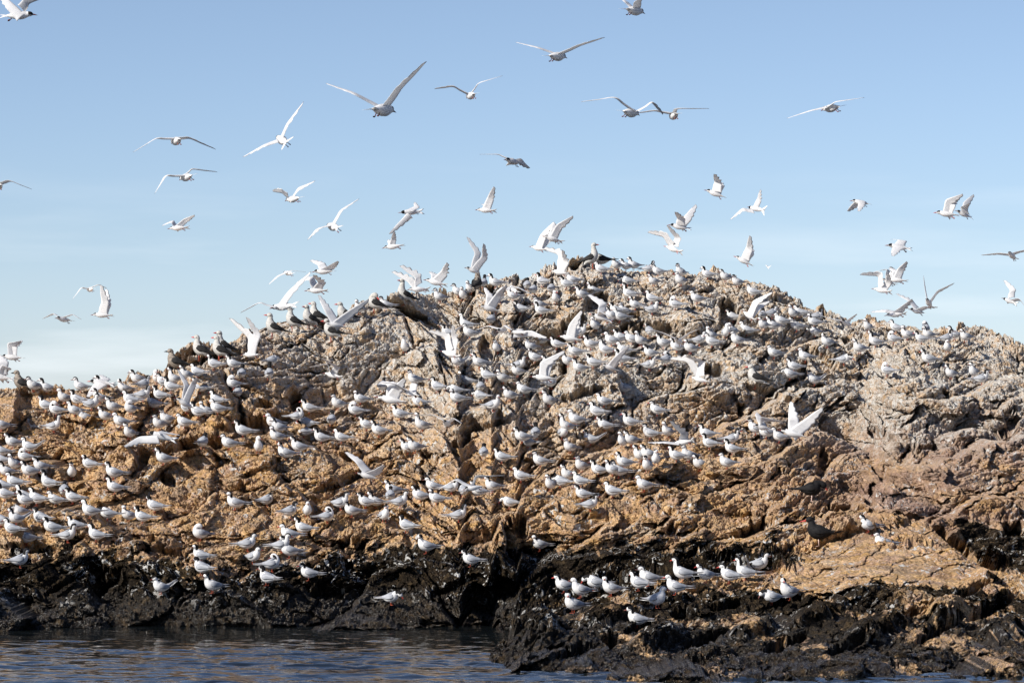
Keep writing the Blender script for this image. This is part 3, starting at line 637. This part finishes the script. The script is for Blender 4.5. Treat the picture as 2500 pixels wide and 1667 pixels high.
# ------------------------------------------------------------------ where the birds are in the photo
TILE = {'R0': (0, 600), 'R1': (500, 600), 'R2': (1000, 600), 'R3': (1500, 600), 'R4': (2000, 600),
        'M0': (0, 900), 'M1': (500, 900), 'M2': (1000, 900), 'M3': (1500, 900), 'M4': (2000, 900),
        'L0': (0, 1200), 'L1': (500, 1200), 'L2': (1000, 1200), 'L3': (1500, 1200), 'L4': (2000, 1200)}
TS = {k: (v[0], v[1], 500 / 2352) for k, v in TILE.items()}
TS.update({'P1': (0, 0, .4082), 'P2': (560, 130, .3188), 'P3': (1040, 0, .2933), 'P4': (1560, 0, .2934), 'P5': (900, 360, .2551), 'P6': (1500, 400, .2126), 'P7': (2000, 400, .2551)})
# x, feet y, facing (l left, r right, f camera, b away, q left and a little towards us, k right and a little away, w right towards), pose, * = bright red bill
STAND = {
'R1': "110 1430 l;330 1425 l;770 1395 k;1780 790 f;2080 745 l;2300 1235 f;425 1545 b;740 1545 b",
'R2': "345 655 q;560 590 q;615 635 f;700 560 q;850 495 b;985 490 l;1030 660 w;1190 635 l;1350 520 b;1420 570 b;1525 475 l*;1625 560 b u;1680 670 f*;1800 500 l;1870 455 l;1975 620 q;2110 575 l;2200 335 l;1270 790 l;1490 745 q;1510 812 q;650 975 l;690 1070 l;440 1065 l;935 920 b;2130 985 q;2320 870 l;1000 1240 f;1950 1060 r*;1510 1150 l;1390 1225 l;1690 1195 l;1900 1285 l;2250 1265 l;2320 1155 l;550 1400 l*;800 1410 l*;1255 1435 r*;1440 1350 l;1820 1395 l;2110 1410 l;2080 1200 l;1600 1420 l h;1240 1510 l;890 1560 l;1070 1590 l",
'R3': "25 285 l;130 295 l;220 285 q;395 325 r*;500 355 l;760 372 f;760 465 l*;150 470 l;450 470 l;1070 390 q;1275 420 q;1410 480 l;170 620 l*;430 668 l;945 672 l;1590 592 l;240 742 l;430 795 r* t;700 742 l p;115 820 l;20 805 l;60 885 l;1360 885 l;1700 865 b;1800 840 k;2050 840 q;2130 830 l;1710 975 q*;1820 985 l;1915 930 l;2090 992 l;2290 940 l;2320 880 r;2300 1050 l;400 1045 b;1275 1065 f;1360 1050 f;1520 1040 l;1110 1095 l;1120 1170 l;1410 1155 l;200 1140 l;300 1160 q;560 1185 l;715 1230 l;870 1245 l*;970 1150 r*;70 1120 l;410 1300 l;590 1375 k p;110 1270 l;90 1370 l;400 1435 w;1830 1300 q;2190 1345 l;2060 1450 l",
'R4': "560 995 q;880 1005 l;1010 1090 q;1220 1020 k p;1250 1085 l;1170 1130 l*;850 1130 l p;640 1170 l;460 1245 l;90 1175 l;35 1255 b;1550 1085 l;1460 1130 r;1680 1112 q;1470 1235 f;280 1375 r*;1250 1372 l*",
'M0': "390 270 l h;540 292 l;930 278 l;1180 262 l;1430 302 q;1580 192 l;1650 255 b;1810 185 f;2010 192 q;2140 142 q;2270 112 l;1880 225 l;1970 285 l;2300 292 l;740 405 l;890 430 l;1050 478 w;1150 405 l;1500 435 l;1640 378 r;1840 378 l;1500 530 q p;1300 515 l;1770 475 l;2150 522 l p;2280 575 l;530 497 l;650 552 l p;860 552 l;1210 615 l;980 642 l;1390 685 l;620 732 w u;1920 655 l;2120 692 l;1830 708 l;1490 812 q;150 922 l;340 978 l t;290 1085 l p;170 1175 q;340 1255 q;470 1195 l;80 1255 l;1030 1172 l;1310 1275 l;830 1270 f;1880 1108 l;2330 925 b;170 1385 l;560 1388 l;30 1425 l;1320 1442 l;20 725 l;20 1120 l;20 1020 l",
'M1': "330 245 l p;380 345 b p;140 435 l;150 532 l;20 562 l;1200 525 l*;1530 475 q;1790 415 l;1730 555 l p;1060 615 r p;1455 660 b;2040 275 b h;440 792 l;790 700 l*;850 752 l;1170 700 l;1140 795 l;830 855 l;1340 865 l;1570 862 l*;1860 715 l;2000 788 l;2240 595 l*;2335 985 l*;280 935 l;620 975 f;930 1050 l*;1080 975 l",
'M2': "60 200 l;110 455 l;320 278 l;530 315 l;545 410 l;640 210 l;815 280 b;810 382 l;890 148 l;1060 178 l;1250 95 l;1620 235 k;1150 375 l;1310 315 l;1600 440 l*;960 495 w;2230 445 l;2150 568 l;2240 722 l;1910 662 l;1800 735 l;1760 810 f;1290 860 l;1360 915 l p;1445 815 b;2080 885 l*;1840 975 q;850 1040 b;1060 1090 l;1500 1135 l;140 725 l*;60 975 l;1970 1190 q*;2170 1240 q;2330 1235 l;1820 1300 q;1280 1310 l*;1960 1365 l;1740 1372 l;1620 1405 f;270 1425 l;480 1440 r;950 1425 l;620 1475 b;1950 60 l",
'M3': "110 295 l;490 550 l*;180 685 l*;95 910 f;190 890 l;410 815 l;610 798 q;1060 820 l;1090 930 l*;1350 875 r*;1350 995 l;1740 810 q;1620 765 l;1890 855 l;300 1075 q;475 1115 f;380 1195 f;390 1065 l;710 1075 l;850 1075 l;980 1175 l;1290 1155 l;110 1155 l;50 1255 l;340 1415 l;2010 135 l;2290 200 l",
'M4': "780 90 l p;1510 122 q;1770 110 f;1860 188 r*",
'L0': "280 135 l;430 165 l;640 170 l;740 70 b;840 145 l;60 110 l;230 305 l*;290 180 l h;1040 305 l;1240 335 l;1210 355 b h;1480 350 q;1640 370 l;1780 248 l;20 412 l;190 385 l;470 385 l;140 505 l;600 495 l;870 465 l;310 615 l;780 585 r;1110 580 l;1610 640 r*;230 875 r;2300 565 l p;2310 812 l;2320 962 l;1850 1180 l t",
'L1': "350 212 q;710 175 k;1180 295 f;975 305 k h;1400 362 r p;1560 210 r*;1690 295 l;1850 195 l;1960 192 l;2160 60 l;2130 122 b;2240 190 r;2060 350 w*;2320 475 l;1130 498 l;970 575 l*;880 700 r;970 765 l;490 685 r;560 828 r;770 918 r p;720 1078 l;1195 1020 l*;90 1165 l;2140 1300 r*",
'L2': "120 125 l;310 155 l;620 70 b;790 70 l;560 350 r;1150 200 l d;190 712 l;700 862 l;1490 685 l;1990 105 l;2070 225 r*;2330 75 l;1770 1165 l*;1960 1220 l;2130 1135 l*;2310 1200 l*;1880 1392 l*",
'L3': "280 1140 l*;390 1085 l;700 1185 l*;780 1035 l*;1040 1045 l*;1320 1055 l*;1500 1020 l*;1660 925 r*;490 1335 w;260 1560 l;1800 1300 l;2000 1245 l*",
'L4': "560 470 l;745 560 l h"}
# tile, px per metre, heading (A away, T towards, P profile), bill tip, tail end, near wing (wrist, tip), far wing (wrist, tip), label
FLY = """P1 245 T 215 88 0 98 180 25 300 -22 70 15 -20 -60|white tern flying right, partly cut off by the top left corner of the sky
P1 262 A 1015 846 1095 838 930 835 800 915 1135 830 1288 892|white tern gliding with drooping wings, highest at left below the corner bird
P1 245 A 1065 1067 1168 1050 985 1058 930 1163 1150 1012 1295 1025|white gliding tern just below the drooping winged one at upper left
P1 150 T 1005 1368 1135 1360 1100 1310 1167 1287 1022 1332 963 1350|small white tern flying left, lowest of three stacked birds at left
P1 230 A -35 1115 20 1110 70 1088 195 1135 -90 1090 -190 1130|tern cut by the left picture edge, only one wing showing in mid sky
P2 400 A 1260 425 1075 438 1330 265 1513 75 960 305 733 220|largest flying tern with wings in a wide V, top centre left
P2 285 A 358 632 455 702 440 540 572 378 265 700 97 790|white tern banking with one wing up, forked tail fanned, upper left sky
P2 215 A 422 1122 560 1108 530 1030 662 980 400 1072 325 1053|white tern flying left, alone right of the stacked birds at left
P2 265 A 745 1312 850 1345 665 1350 602 1435 850 1200 990 1108|banking white tern, left wing hanging with dark fingered tip, left of centre
P2 185 T 1300 1222 1490 1210 1330 1262 1222 1385 1412 1170 1412 1133|upper of two overlapping flying terns, long wing swept down to the lower
P2 165 T 1173 1492 1345 1468 1240 1420 1262 1370 1212 1450 1208 1425|lower of two overlapping flying terns left of the summit, wings raised
P3 235 A 337 800 415 788 450 690 637 636 225 727 68 736|white tern flying away right of the largest flying one, upper centre
P3 290 A 1172 462 1000 475 1290 385 1487 323 930 395 747 343|large tern gliding away with level wings, top centre sky
P3 290 A 1823 90 1640 85 1795 12 1900 -75 1680 10 1570 -70|tern cut off by the top picture edge, red feet tucked below
P3 290 A 1780 940 1615 932 1560 818 1290 852 1870 855 1975 945|left of two overlapping gliding terns in the upper right sky
P4 250 A 265 968 318 953 330 915 580 912 130 928 -50 942|right of two overlapping gliding terns in the upper right sky
P4 250 A 1530 905 1685 893 1650 850 1868 820 1420 925 1235 982|white tern gliding alone at upper right, wings slanting, tail forked
P5 205 T 1300 125 1470 150 1240 68 1062 72 1460 105 1547 187|tern gliding left with curled long wing, alone above the centre
P5 152 P 1025 597 1230 608 1135 480 1197 380 1095 550 1075 530|tern flying left with near wing raised, alone above the summit gap
P5 165 P 922 1150 1095 1210 1080 1040 1097 925 1012 1010 935 855|tern with both wings straight up over the brown upright bird
P5 170 P 1542 945 1715 990 1650 830 1775 710 1700 860 1740 745|lower left of two overlapping terns near the summit, dark bill
P5 175 P 1665 850 1870 905 1800 740 1955 655 1745 770 1772 710|upper right of two overlapping terns near the summit, wings swept up
P5 168 P 1738 1178 1930 1215 1855 1080 1845 985 1810 1030 1665 965|tern about to land at summit left, legs dangling, wings folded high
P5 175 P 373 1362 590 1355 440 1250 295 1135 370 1285 218 1192|hovering tern with both wings pointing back left, behind the lone gull
P5 165 P 532 1265 760 1320 690 1185 750 1105 595 1215 572 1180|flying tern with spread wing feathers above the skyline terns, red feet
P6 160 P 1040 300 1290 392 1145 210 1130 130 1180 225 1160 150|highest small tern over right shoulder of the rock, wing fingers spread
P6 170 A 1535 490 1740 545 1640 395 1668 300 1470 510 1332 635|tern braking with one wing up and one down, right of summit
P6 168 P 620 700 890 748 715 630 680 568 820 580 940 458|tern flying left right of the summit, one wing up, one forward
P6 172 P 575 942 790 1025 690 850 592 712 560 845 382 785|red billed tern with both wings thrown back left, right of summit
P6 155 P 1378 1060 1600 1175 1510 960 1542 830 1530 1000 1562 870|red billed tern with single wing raised straight up, right shoulder
R3 40 A 1750 235 1775 265 1785 235 1800 220 1745 235 1735 220|tiny dark distant bird in the sky right of the summit
P7 150 P 300 352 505 390 365 385 350 467 325 375 282 442|tern with both wings beating down, alone in right sky
P7 175 P 1103 465 1350 495 1212 345 1362 292 1240 360 1330 310|front of two overlapping terns at far upper right, reddish bill
P7 165 P 1300 450 1475 518 1345 420 1405 396 1385 365 1490 285|rear of two overlapping terns at far upper right, wing raised
P7 165 P 640 778 895 818 690 812 670 890 760 725 705 712|tern with near wing pushed down, just above the right group
P7 160 P 635 1105 855 1120 745 1010 822 938 700 1030 680 990|topmost tern of tangled right group, wing bent with white hand
P7 160 P 510 1192 700 1232 630 1120 640 1055 560 1080 388 1062|lowest left tern of tangled right group, dark bill, wing stretched left
P7 155 P 590 1102 745 1158 680 1030 660 992 640 1010 525 1032|middle tern of tangled right group, mostly hidden by its neighbours
P7 175 T 1008 1297 1092 1372 1130 1215 1292 1140 1010 1190 1005 1066|tern facing the camera with wings in a tall V, right sky
P7 165 P 852 1390 1035 1432 1000 1365 1112 1375 855 1315 742 1240|tern braking just below the V winged one at right, legs down
P7 165 P 630 1450 848 1430 765 1375 872 1298 620 1418 505 1418|lowest flying tern at right, bill open down, fanned tail
P7 170 T 1795 852 1900 912 1900 838 2050 812 1720 852 1550 872|dark bellied tern cut by the right edge, long level wings
P7 165 P 1755 1282 1900 1345 1900 1290 1990 1402 1825 1210 1778 1110|tern at right edge with one wing up and one hanging down
R4 172 T 238 868 400 915 320 850 415 788 90 825 -80 762|landing tern with both wings spread, facing us on the right ridge
R0 150 A 985 505 1090 495 925 490 835 620 1130 452 1215 485|highest tern at far left, curled wing seen from below
R0 165 T 650 832 830 860 830 790 945 850 600 778 475 835|tern gliding left at far left, between the curled wing and raised wing birds
R0 165 P 1050 792 1310 800 1165 640 1155 448 1190 650 1200 490|tern with one wing raised straight up at far left
R0 165 P 5 1268 290 1288 90 1120 250 1095 120 1130 225 1080|tern flying left at the left edge, wing raised and bent back
R0 170 P -160 1480 175 1535 20 1370 130 1402 -20 1330 -60 1250|tail and wing of a tern cut by the left edge, lowest there
M0 165 P 1010 142 1330 180 1065 200 1015 322 1150 110 1108 62|red billed tern skimming the left skyline with wings down
R1 150 A 895 305 1032 320 828 350 735 448 1000 283 1155 298|small tern gliding away above the row of gulls, drooping wings
R1 165 P 1235 300 1510 290 1430 230 1535 185 1290 220 1195 160|upper of two terns flying left above the gulls, wings level
R1 250 A 742 712 1075 675 960 520 1220 292 640 655 405 768|large banking tern just above the row of gulls, forked tail
R1 170 P 1152 515 1430 515 1300 420 1252 345 1190 395 1035 430|tern with pink fanned tail flying left above the gulls
R1 185 P 415 1250 660 1250 560 1010 475 820 490 1060 272 830|tern bowing on the left ridge with both wings held high
R1 200 P 1372 880 1640 940 1650 745 1885 610 1370 740 1290 562|tern in front of the gulls, wings opened wide upward
R1 175 P 1360 1458 1600 1520 1480 1390 1345 1295 1400 1370 1190 1400|tern landing on tan slope below the gulls, wings arched
R2 185 P 795 690 1055 755 980 560 1110 452 880 570 850 470|tern with raised wings on the slope below the brown upright bird
R2 185 A 1150 460 1240 540 1290 495 1455 590 1060 475 990 530|tern opening its wings behind others, seen from behind, near summit
R2 170 P 1705 1035 1990 1090 1835 900 1970 740 1860 950 1950 800|tern with one tall raised wing in front of the dark overhang
R2 170 P 355 1205 590 1290 480 1050 490 915 395 1060 210 985|tern landing beside the big brown boulder, wings up
R2 175 T 1000 985 1130 955 1080 922 1175 975 900 925 750 960|left of two terns gliding low across the slope centre
R2 185 P 1150 985 1340 1000 1400 975 1580 1052 1240 955 1180 945|right of two terns gliding low across the slope centre
R2 180 P 2065 782 2345 870 2180 760 2340 850 2170 680 2040 562|red billed tern with blue shaded wings, below the dark summit hollow
R2 190 P 1385 1500 1700 1530 1510 1330 1780 1200 1550 1330 1700 1240|tern lifting one broad wing, centre of the pale slope
R2 175 P 2200 1360 2420 1440 2330 1300 2520 1135 2345 1290 2480 1160|tern with single grey wing raised, right of the broad winged one
R3 180 P 1470 745 1630 870 1600 630 1810 530 1640 680 1790 628|tern flying with paired raised wings below the right shoulder
R3 190 T 695 1075 790 1120 850 1000 992 945 560 1000 335 930|tern facing us with both wings spread wide, upper right slope
R3 185 P 870 1505 1110 1570 960 1340 800 1270 830 1340 640 1300|tern landing with striped wings arched back, above the brown boulder
M0 190 T 2015 330 2250 470 2190 170 2270 100 2110 190 2030 5|tern with wings crossed upward, left slope under the gulls
M0 205 A 1690 725 2040 825 1600 780 1432 885 1850 715 2055 760|tern gliding low over the big tan boulder at left
M1 185 P 1960 320 2340 395 2150 225 2290 105 2090 190 1990 160|tern with a large raised wing, centre left pale slope
M1 185 P 2270 260 2480 310 2180 180 1955 155 2370 165 2430 200|tern flying left just right of a raised wing bird, centre slope
M1 185 P 1735 1190 2010 1268 1950 1155 2062 1098 1730 1075 1600 960|tern flying low across the shadowed crack left of centre
M2 190 T 385 605 480 650 500 570 600 630 270 530 50 525|tern facing us with wings spread flat, centre of the slope
M2 215 P 615 1385 870 1340 770 1225 1095 1222 520 1280 320 1392|tern arching long wings over a tight cluster, lower centre
M3 200 P 665 862 935 820 750 745 620 600 590 835 388 845|tern with fanned wings facing left, right of centre slope
M3 190 P 1590 650 1830 700 1680 555 1920 600 1620 540 1640 500|tern stretching white wings among a small cluster, right slope
M3 215 P 1890 700 2230 790 2180 580 2380 440 2000 560 2030 372|large tern with both wings raised high, right slope"""
GULLS = [  # tile, x, feet y, kind, facing, pose, label
('R0', 2010, 1462, 'brown', 'l', 'h', 'lone mottled brown gull standing on the left skyline below the grey gulls'),
('R0', 2290, 1325, 'gull', 'l', 'n', 'leftmost grey gull on the skyline, above a cluster of terns'),
('R1', 195, 1275, 'gull', 'l', 'n', 'rear gull of the overlapping pair left of the wings-up tern'),
('R1', 165, 1330, 'gull', 'l', 'n', 'front gull of the overlapping pair left of the wings-up tern'),
('R1', 775, 1065, 'gull', 'l', 'n', 'pale headed gull, first of the row of gulls on the ridge'),
('R1', 1005, 990, 'gull', 'l', 'n', 'gull standing second in the ridge row, right of the pale headed one'),
('R1', 1195, 965, 'gull', 'q', 'n', 'gull third in the ridge row, turned slightly to the camera'),
('R1', 1275, 925, 'gull', 'l', 'n', 'gull at the back of the ridge row, behind the third one'),
('R1', 1450, 1110, 'gull', 'l', 'h', 'gull partly hidden under the tern that opens its wings'),
('R1', 1600, 915, 'gull', 'q', 'h', 'dark backed gull behind the white wing, right end of the ridge row'),
('R1', 1945, 785, 'gull', 'l', 'p', 'dark gull preening with head tucked, right of the ridge row'),
('R1', 2280, 690, 'gull', 'q', 'u', 'gull standing alone in front of the skyline left of the summit terns'),
('R2', 775, 545, 'brown', 'b', 'u', 'brown bird with stretched neck seen from behind on the skyline'),
('R2', 2100, 262, 'gull', 'r', 'u', 'gull on the summit facing right, pink bill'),
('R2', 2200, 272, 'gull', 'l', 'd', 'gull on the summit facing left, in front of the right-facing one'),
('M0', 245, 295, 'brown', 'l', 'h', 'mottled brown gull crouching at the far left end of the skyline'),
('M3', 1615, 235, 'gull', 'l', 'h', 'lone grey gull with brown wings among pale rocks on the right slope'),
('L3', 2345, 625, 'oyster', 'l', 'n', 'black oystercatcher facing left above the tan slab'),
('M3', 2260, 1525, 'oyster', 'r', 'd', 'black oystercatcher facing right, stooping on the brown slope')]
# ------------------------------------------------------------------ standing birds
FACE = {'l': 180, 'r': 0, 'f': -100, 'b': 80, 'q': 205, 'k': 35, 'w': -35}
proto = {}
def get_proto(kind, pose, yaw, cap, bill):
    key = (kind, pose, round(yaw, 1), cap, bill)
    if key not in proto:
        proto[key] = stander(kind, pose, yaw, cap, bill, len(proto))
    return proto[key]
def foot(px, py):
    D, y2 = rock_at(px, py)
    P = world(px, y2, D); P.y -= .03; P.z += .0
    return P
rng = random.Random(7)
birds = []
for tile, s in STAND.items():
    ox, oy, q = TS[tile]
    for rec in s.split(';'):
        p = rec.split(); red = p[2].endswith('*'); face = p[2][0]; pose = p[3] if len(p) > 3 else 'n'
        if pose == 'n': pose = rng.choice('nnnhhnutd' if rng.random() < .3 else 'nnhh')
        px = ox + float(p[0]) * q; py = oy + float(p[1]) * q
        near = py > 1300
        birds.append(dict(px=px, py=py, face=face, pose=pose, red=red, own=p[3] if len(p) > 3 else 'n'))
# drop the same bird entered from two neighbouring crops
keep = []
for b_ in birds:
    if all(abs(b_['px'] - k['px']) > 9 or abs(b_['py'] - k['py']) > 9 for k in keep): keep.append(b_)
birds = keep
for b_ in birds:
    b_['P'] = foot(b_['px'], b_['py'])
    if b_['px'] > 2150 and b_['py'] > 1310: b_['P'].z -= .13; b_['P'].y += .10     # only its head shows over the slab
    b_['s'] = F / b_['P'].y
NFLY = len(FLY.strip().split('\n'))
birds.sort(key=lambda k: -k['s'])
single = birds[:300 - NFLY]; rest = birds[300 - NFLY:]
yaws = [0, 0, .5, -.6, 1.1, 0, -.3, .3]
def dress(b_):
    if 'bird' in b_: return b_['bird']
    cap = 'mask' if (hash((int(b_['px']), int(b_['py']))) % 100) < 62 else 'full'
    pose = b_['pose']; yaw = 0 if pose in 'pd' else rng.choice(yaws)
    rz = math.radians(FACE[b_['face']] + rng.uniform(-14, 14) + rng.choice([0, 0, 18, -22, 26]))
    b_['bird'] = (get_proto('tern', pose, yaw, cap, RED if b_['red'] else DRED), rz, rng.uniform(.94, 1.04))
    return b_['bird']
COLS = [(0, 'far left'), (260, 'left'), (520, 'centre left'), (880, 'centre'), (1250, 'right of centre'), (1600, 'right'), (1950, 'far right')]
ROWS = [(0, 'by the skyline'), (965, 'on the upper slope'), (1030, 'on the middle slope'), (1100, 'on the brown lower slope'), (1185, 'on the lowest tan rocks'), (1270, 'just above the black rock'), (1345, 'on the wet black rock'), (1395, 'on the near black outcrop')]
def zone(b_):
    px, py = b_['px'], b_['py']
    c = [n for x, n in COLS if px >= x][-1]
    if px < 430 and py < 1200:
        r = 'on the skyline hump' if py < 962 else ('on the ledge under the skyline' if py < 1005 else ('above the smooth tan boulder' if py < 1075 else ('below the smooth tan boulder' if py < 1150 else 'on tan rubble under the boulder')))
        return c, r
    if px > 1330 and py > 1395: return '', ('on the tan strip of the near outcrop' if py < 1462 else 'on the black face of the near outcrop')
    if px > 1200 and py > 1395: return '', 'at the left end of the near outcrop'
    if px > 1950 and py > 1230: return '', 'above the big tan slab'
    return c, [n for y, n in ROWS if py >= y][-1]
LOOK = {'l': 'facing left', 'r': 'facing right', 'f': 'facing the camera', 'b': 'seen from behind', 'q': 'turned half left', 'k': 'half turned away', 'w': 'turned half right'}
def look(b_):
    o = b_['own']
    if o == 'p': return 'preening tern'
    if o == 't': return 'tern with cocked tail'
    if o == 'd': return 'tern with head lowered'
    return ('red-billed ' if b_['red'] else 'white ') + 'tern ' + LOOK[b_['face']]
ORD = ['first', 'second', 'third', 'fourth', 'fifth', 'sixth', 'seventh', 'eighth', 'ninth', 'tenth', 'eleventh', 'twelfth', 'thirteenth', 'fourteenth', 'fifteenth', 'sixteenth']
cells = {}
for b_ in single: cells.setdefault((zone(b_), look(b_)), []).append(b_)
for (z, lk), v in cells.items():
    v.sort(key=lambda k: k['py']); nr = -(-len(v) // 6); rn = {1: [''], 2: ['upper ones', 'lower ones'], 3: ['top ones', 'middle ones', 'bottom ones']}.get(nr) or ['top ones', 'upper ones', 'lower ones', 'bottom ones']
    for r_ in range(nr):
        w_ = sorted(v[r_ * len(v) // nr:(r_ + 1) * len(v) // nr], key=lambda k: k['px'])
        place = z[1] + (', ' + z[0] if z[0] else ''); of = (' of ' + rn[r_]) if nr > 1 else ' such'
        for i, b_ in enumerate(w_):
            if len(v) == 1: b_['label'] = lk + ', the only such, ' + place
            elif i == 0: b_['label'] = lk + ', leftmost' + of + ', ' + place
            elif i == len(w_) - 1: b_['label'] = lk + ', rightmost' + of + ', ' + place
            else: b_['label'] = lk + ', ' + ORD[i] + of + ', ' + place
meshes = {}
for b_ in single:
    pb, rz, sc = dress(b_)
    if id(pb) not in meshes: meshes[id(pb)] = pb.mesh('standing_tern')
    o = put('standing_tern', meshes[id(pb)], b_['P'], b_['label'], 'tern', 'terns standing on the rock', rz, sc)
# past the three hundred nearest, the far terns of the summit are one flock
fl = MB()
for b_ in rest:
    pb, rz, sc = dress(b_); o_ = len(fl.v); c_, s_ = math.cos(rz) * sc, math.sin(rz) * sc; P = b_['P']
    fl.v += [(v[0] * c_ - v[1] * s_ + P.x, v[0] * s_ + v[1] * c_ + P.y, v[2] * sc + P.z) for v in pb.v]
    fl.f += [tuple(o_ + q for q in f_) for f_ in pb.f]; fl.m += pb.m
fo = bpy.data.objects.new('tern_flock', fl.mesh('tern_flock')); col.objects.link(fo)
fo['kind'] = 'stuff'; fo['label'] = 'farther white terns crowding the summit and upper slope'; fo['category'] = 'terns'
print('standing', len(birds), 'single', len(single), 'flying', NFLY)

for tile, x, y, kind, face, pose, lab in GULLS:
    ox, oy, q = TS[tile]; P = foot(ox + x * q, oy + y * q)
    bill = RED if kind in ('gull', 'oyster') else CAP
    me = stander(kind, pose, rng.choice([0, .2, -.2]), 'none', bill).mesh({'gull': 'grey_gull', 'brown': 'brown_gull', 'oyster': 'oystercatcher'}[kind])
    put({'gull': 'grey_gull', 'brown': 'brown_gull', 'oyster': 'oystercatcher'}[kind], me, P, lab, 'gull' if kind != 'oyster' else 'oystercatcher', {'gull': 'grey gulls on the ridge', 'brown': 'brown gulls on the skyline', 'oyster': 'oystercatchers on the rock'}[kind], math.radians(FACE[face] + rng.uniform(-10, 10)), 1.0)

# ------------------------------------------------------------------ flying birds
for n_, line in enumerate(FLY.strip().split('\n')):
    rec, lab = line.split('|'); p = rec.split(); ox, oy, q = TS[p[0]]; s = float(p[1]); mode = p[2]
    pt = [(ox + float(p[i]) * q, oy + float(p[i + 1]) * q) for i in range(3, 15, 2)]
    cx = (pt[0][0] * .55 + pt[1][0] * .45); cy = (pt[0][1] * .55 + pt[1][1] * .45)
    D = F / s
    xs = [v[0] for v in pt]; ys = [v[1] for v in pt]
    R = rock_near(cx - 14, cy - 16, cx + 14, cy + 14)
    R2 = rock_near(min(xs), min(ys), max(xs), max(ys))
    if R < 1e8: D = min(D, R - .22)
    s = F / D
    v2 = [np.array([(a_ - cx) / s, 0, -(b_ - cy) / s]) for a_, b_ in pt]
    hd, tl = v2[0].copy(), v2[1].copy(); d2 = np.linalg.norm(hd - tl); Lr = max(.335, d2)
    dep = math.sqrt(max(Lr * Lr - d2 * d2, 0)); sgn = {'A': 1, 'T': -1, 'P': -.0}[mode]
    if mode == 'P' : dep = min(dep, .10); sgn = -1 if n_ % 2 else 1
    hd[1] += sgn * dep * .55; tl[1] -= sgn * dep * .45
    wings = []
    for k, (wr, tp) in enumerate(((v2[2], v2[3]), (v2[4], v2[5]))):
        nearw = -1 if k == 0 else 1
        if mode in 'AT': nearw *= .6
        if mode == 'A' or mode == 'T':   # seen along the body: wings spread across the view, slight sweep in depth
            sw = 1 if mode == 'A' else -1
        L1_, L2_ = .15, .255; a_ = wr.copy(); c_ = tp.copy()
        r1 = np.linalg.norm(a_); y1 = math.sqrt(max(L1_ ** 2 - r1 ** 2, .0004)); r2 = np.linalg.norm(c_ - a_); y2 = math.sqrt(max(L2_ ** 2 - r2 ** 2, .0004))
        a_[1] = nearw * y1; c_[1] = nearw * (y1 + y2 * .8)
        wings.append((a_, c_))
    red = 'red billed' in lab or 'reddish bill' in lab
    up_ = any(w_ in lab for w_ in ('land', 'hover', 'brak', 'finger', 'spread', 'fan', 'legs'))
    mb_ = flyer(hd, tl, wings, n_, RED if red else DRED, 'full', 1.0 if ('fan' in lab or 'brak' in lab) else (.25 if mode != 'P' else .5), True, .135 if mode == 'P' else .095, .3 if up_ else 0.0)
    me = mb_.mesh('flying_tern')
    put('flying_tern', me, world(cx, cy, D), lab, 'tern', 'terns in flight or with open wings')
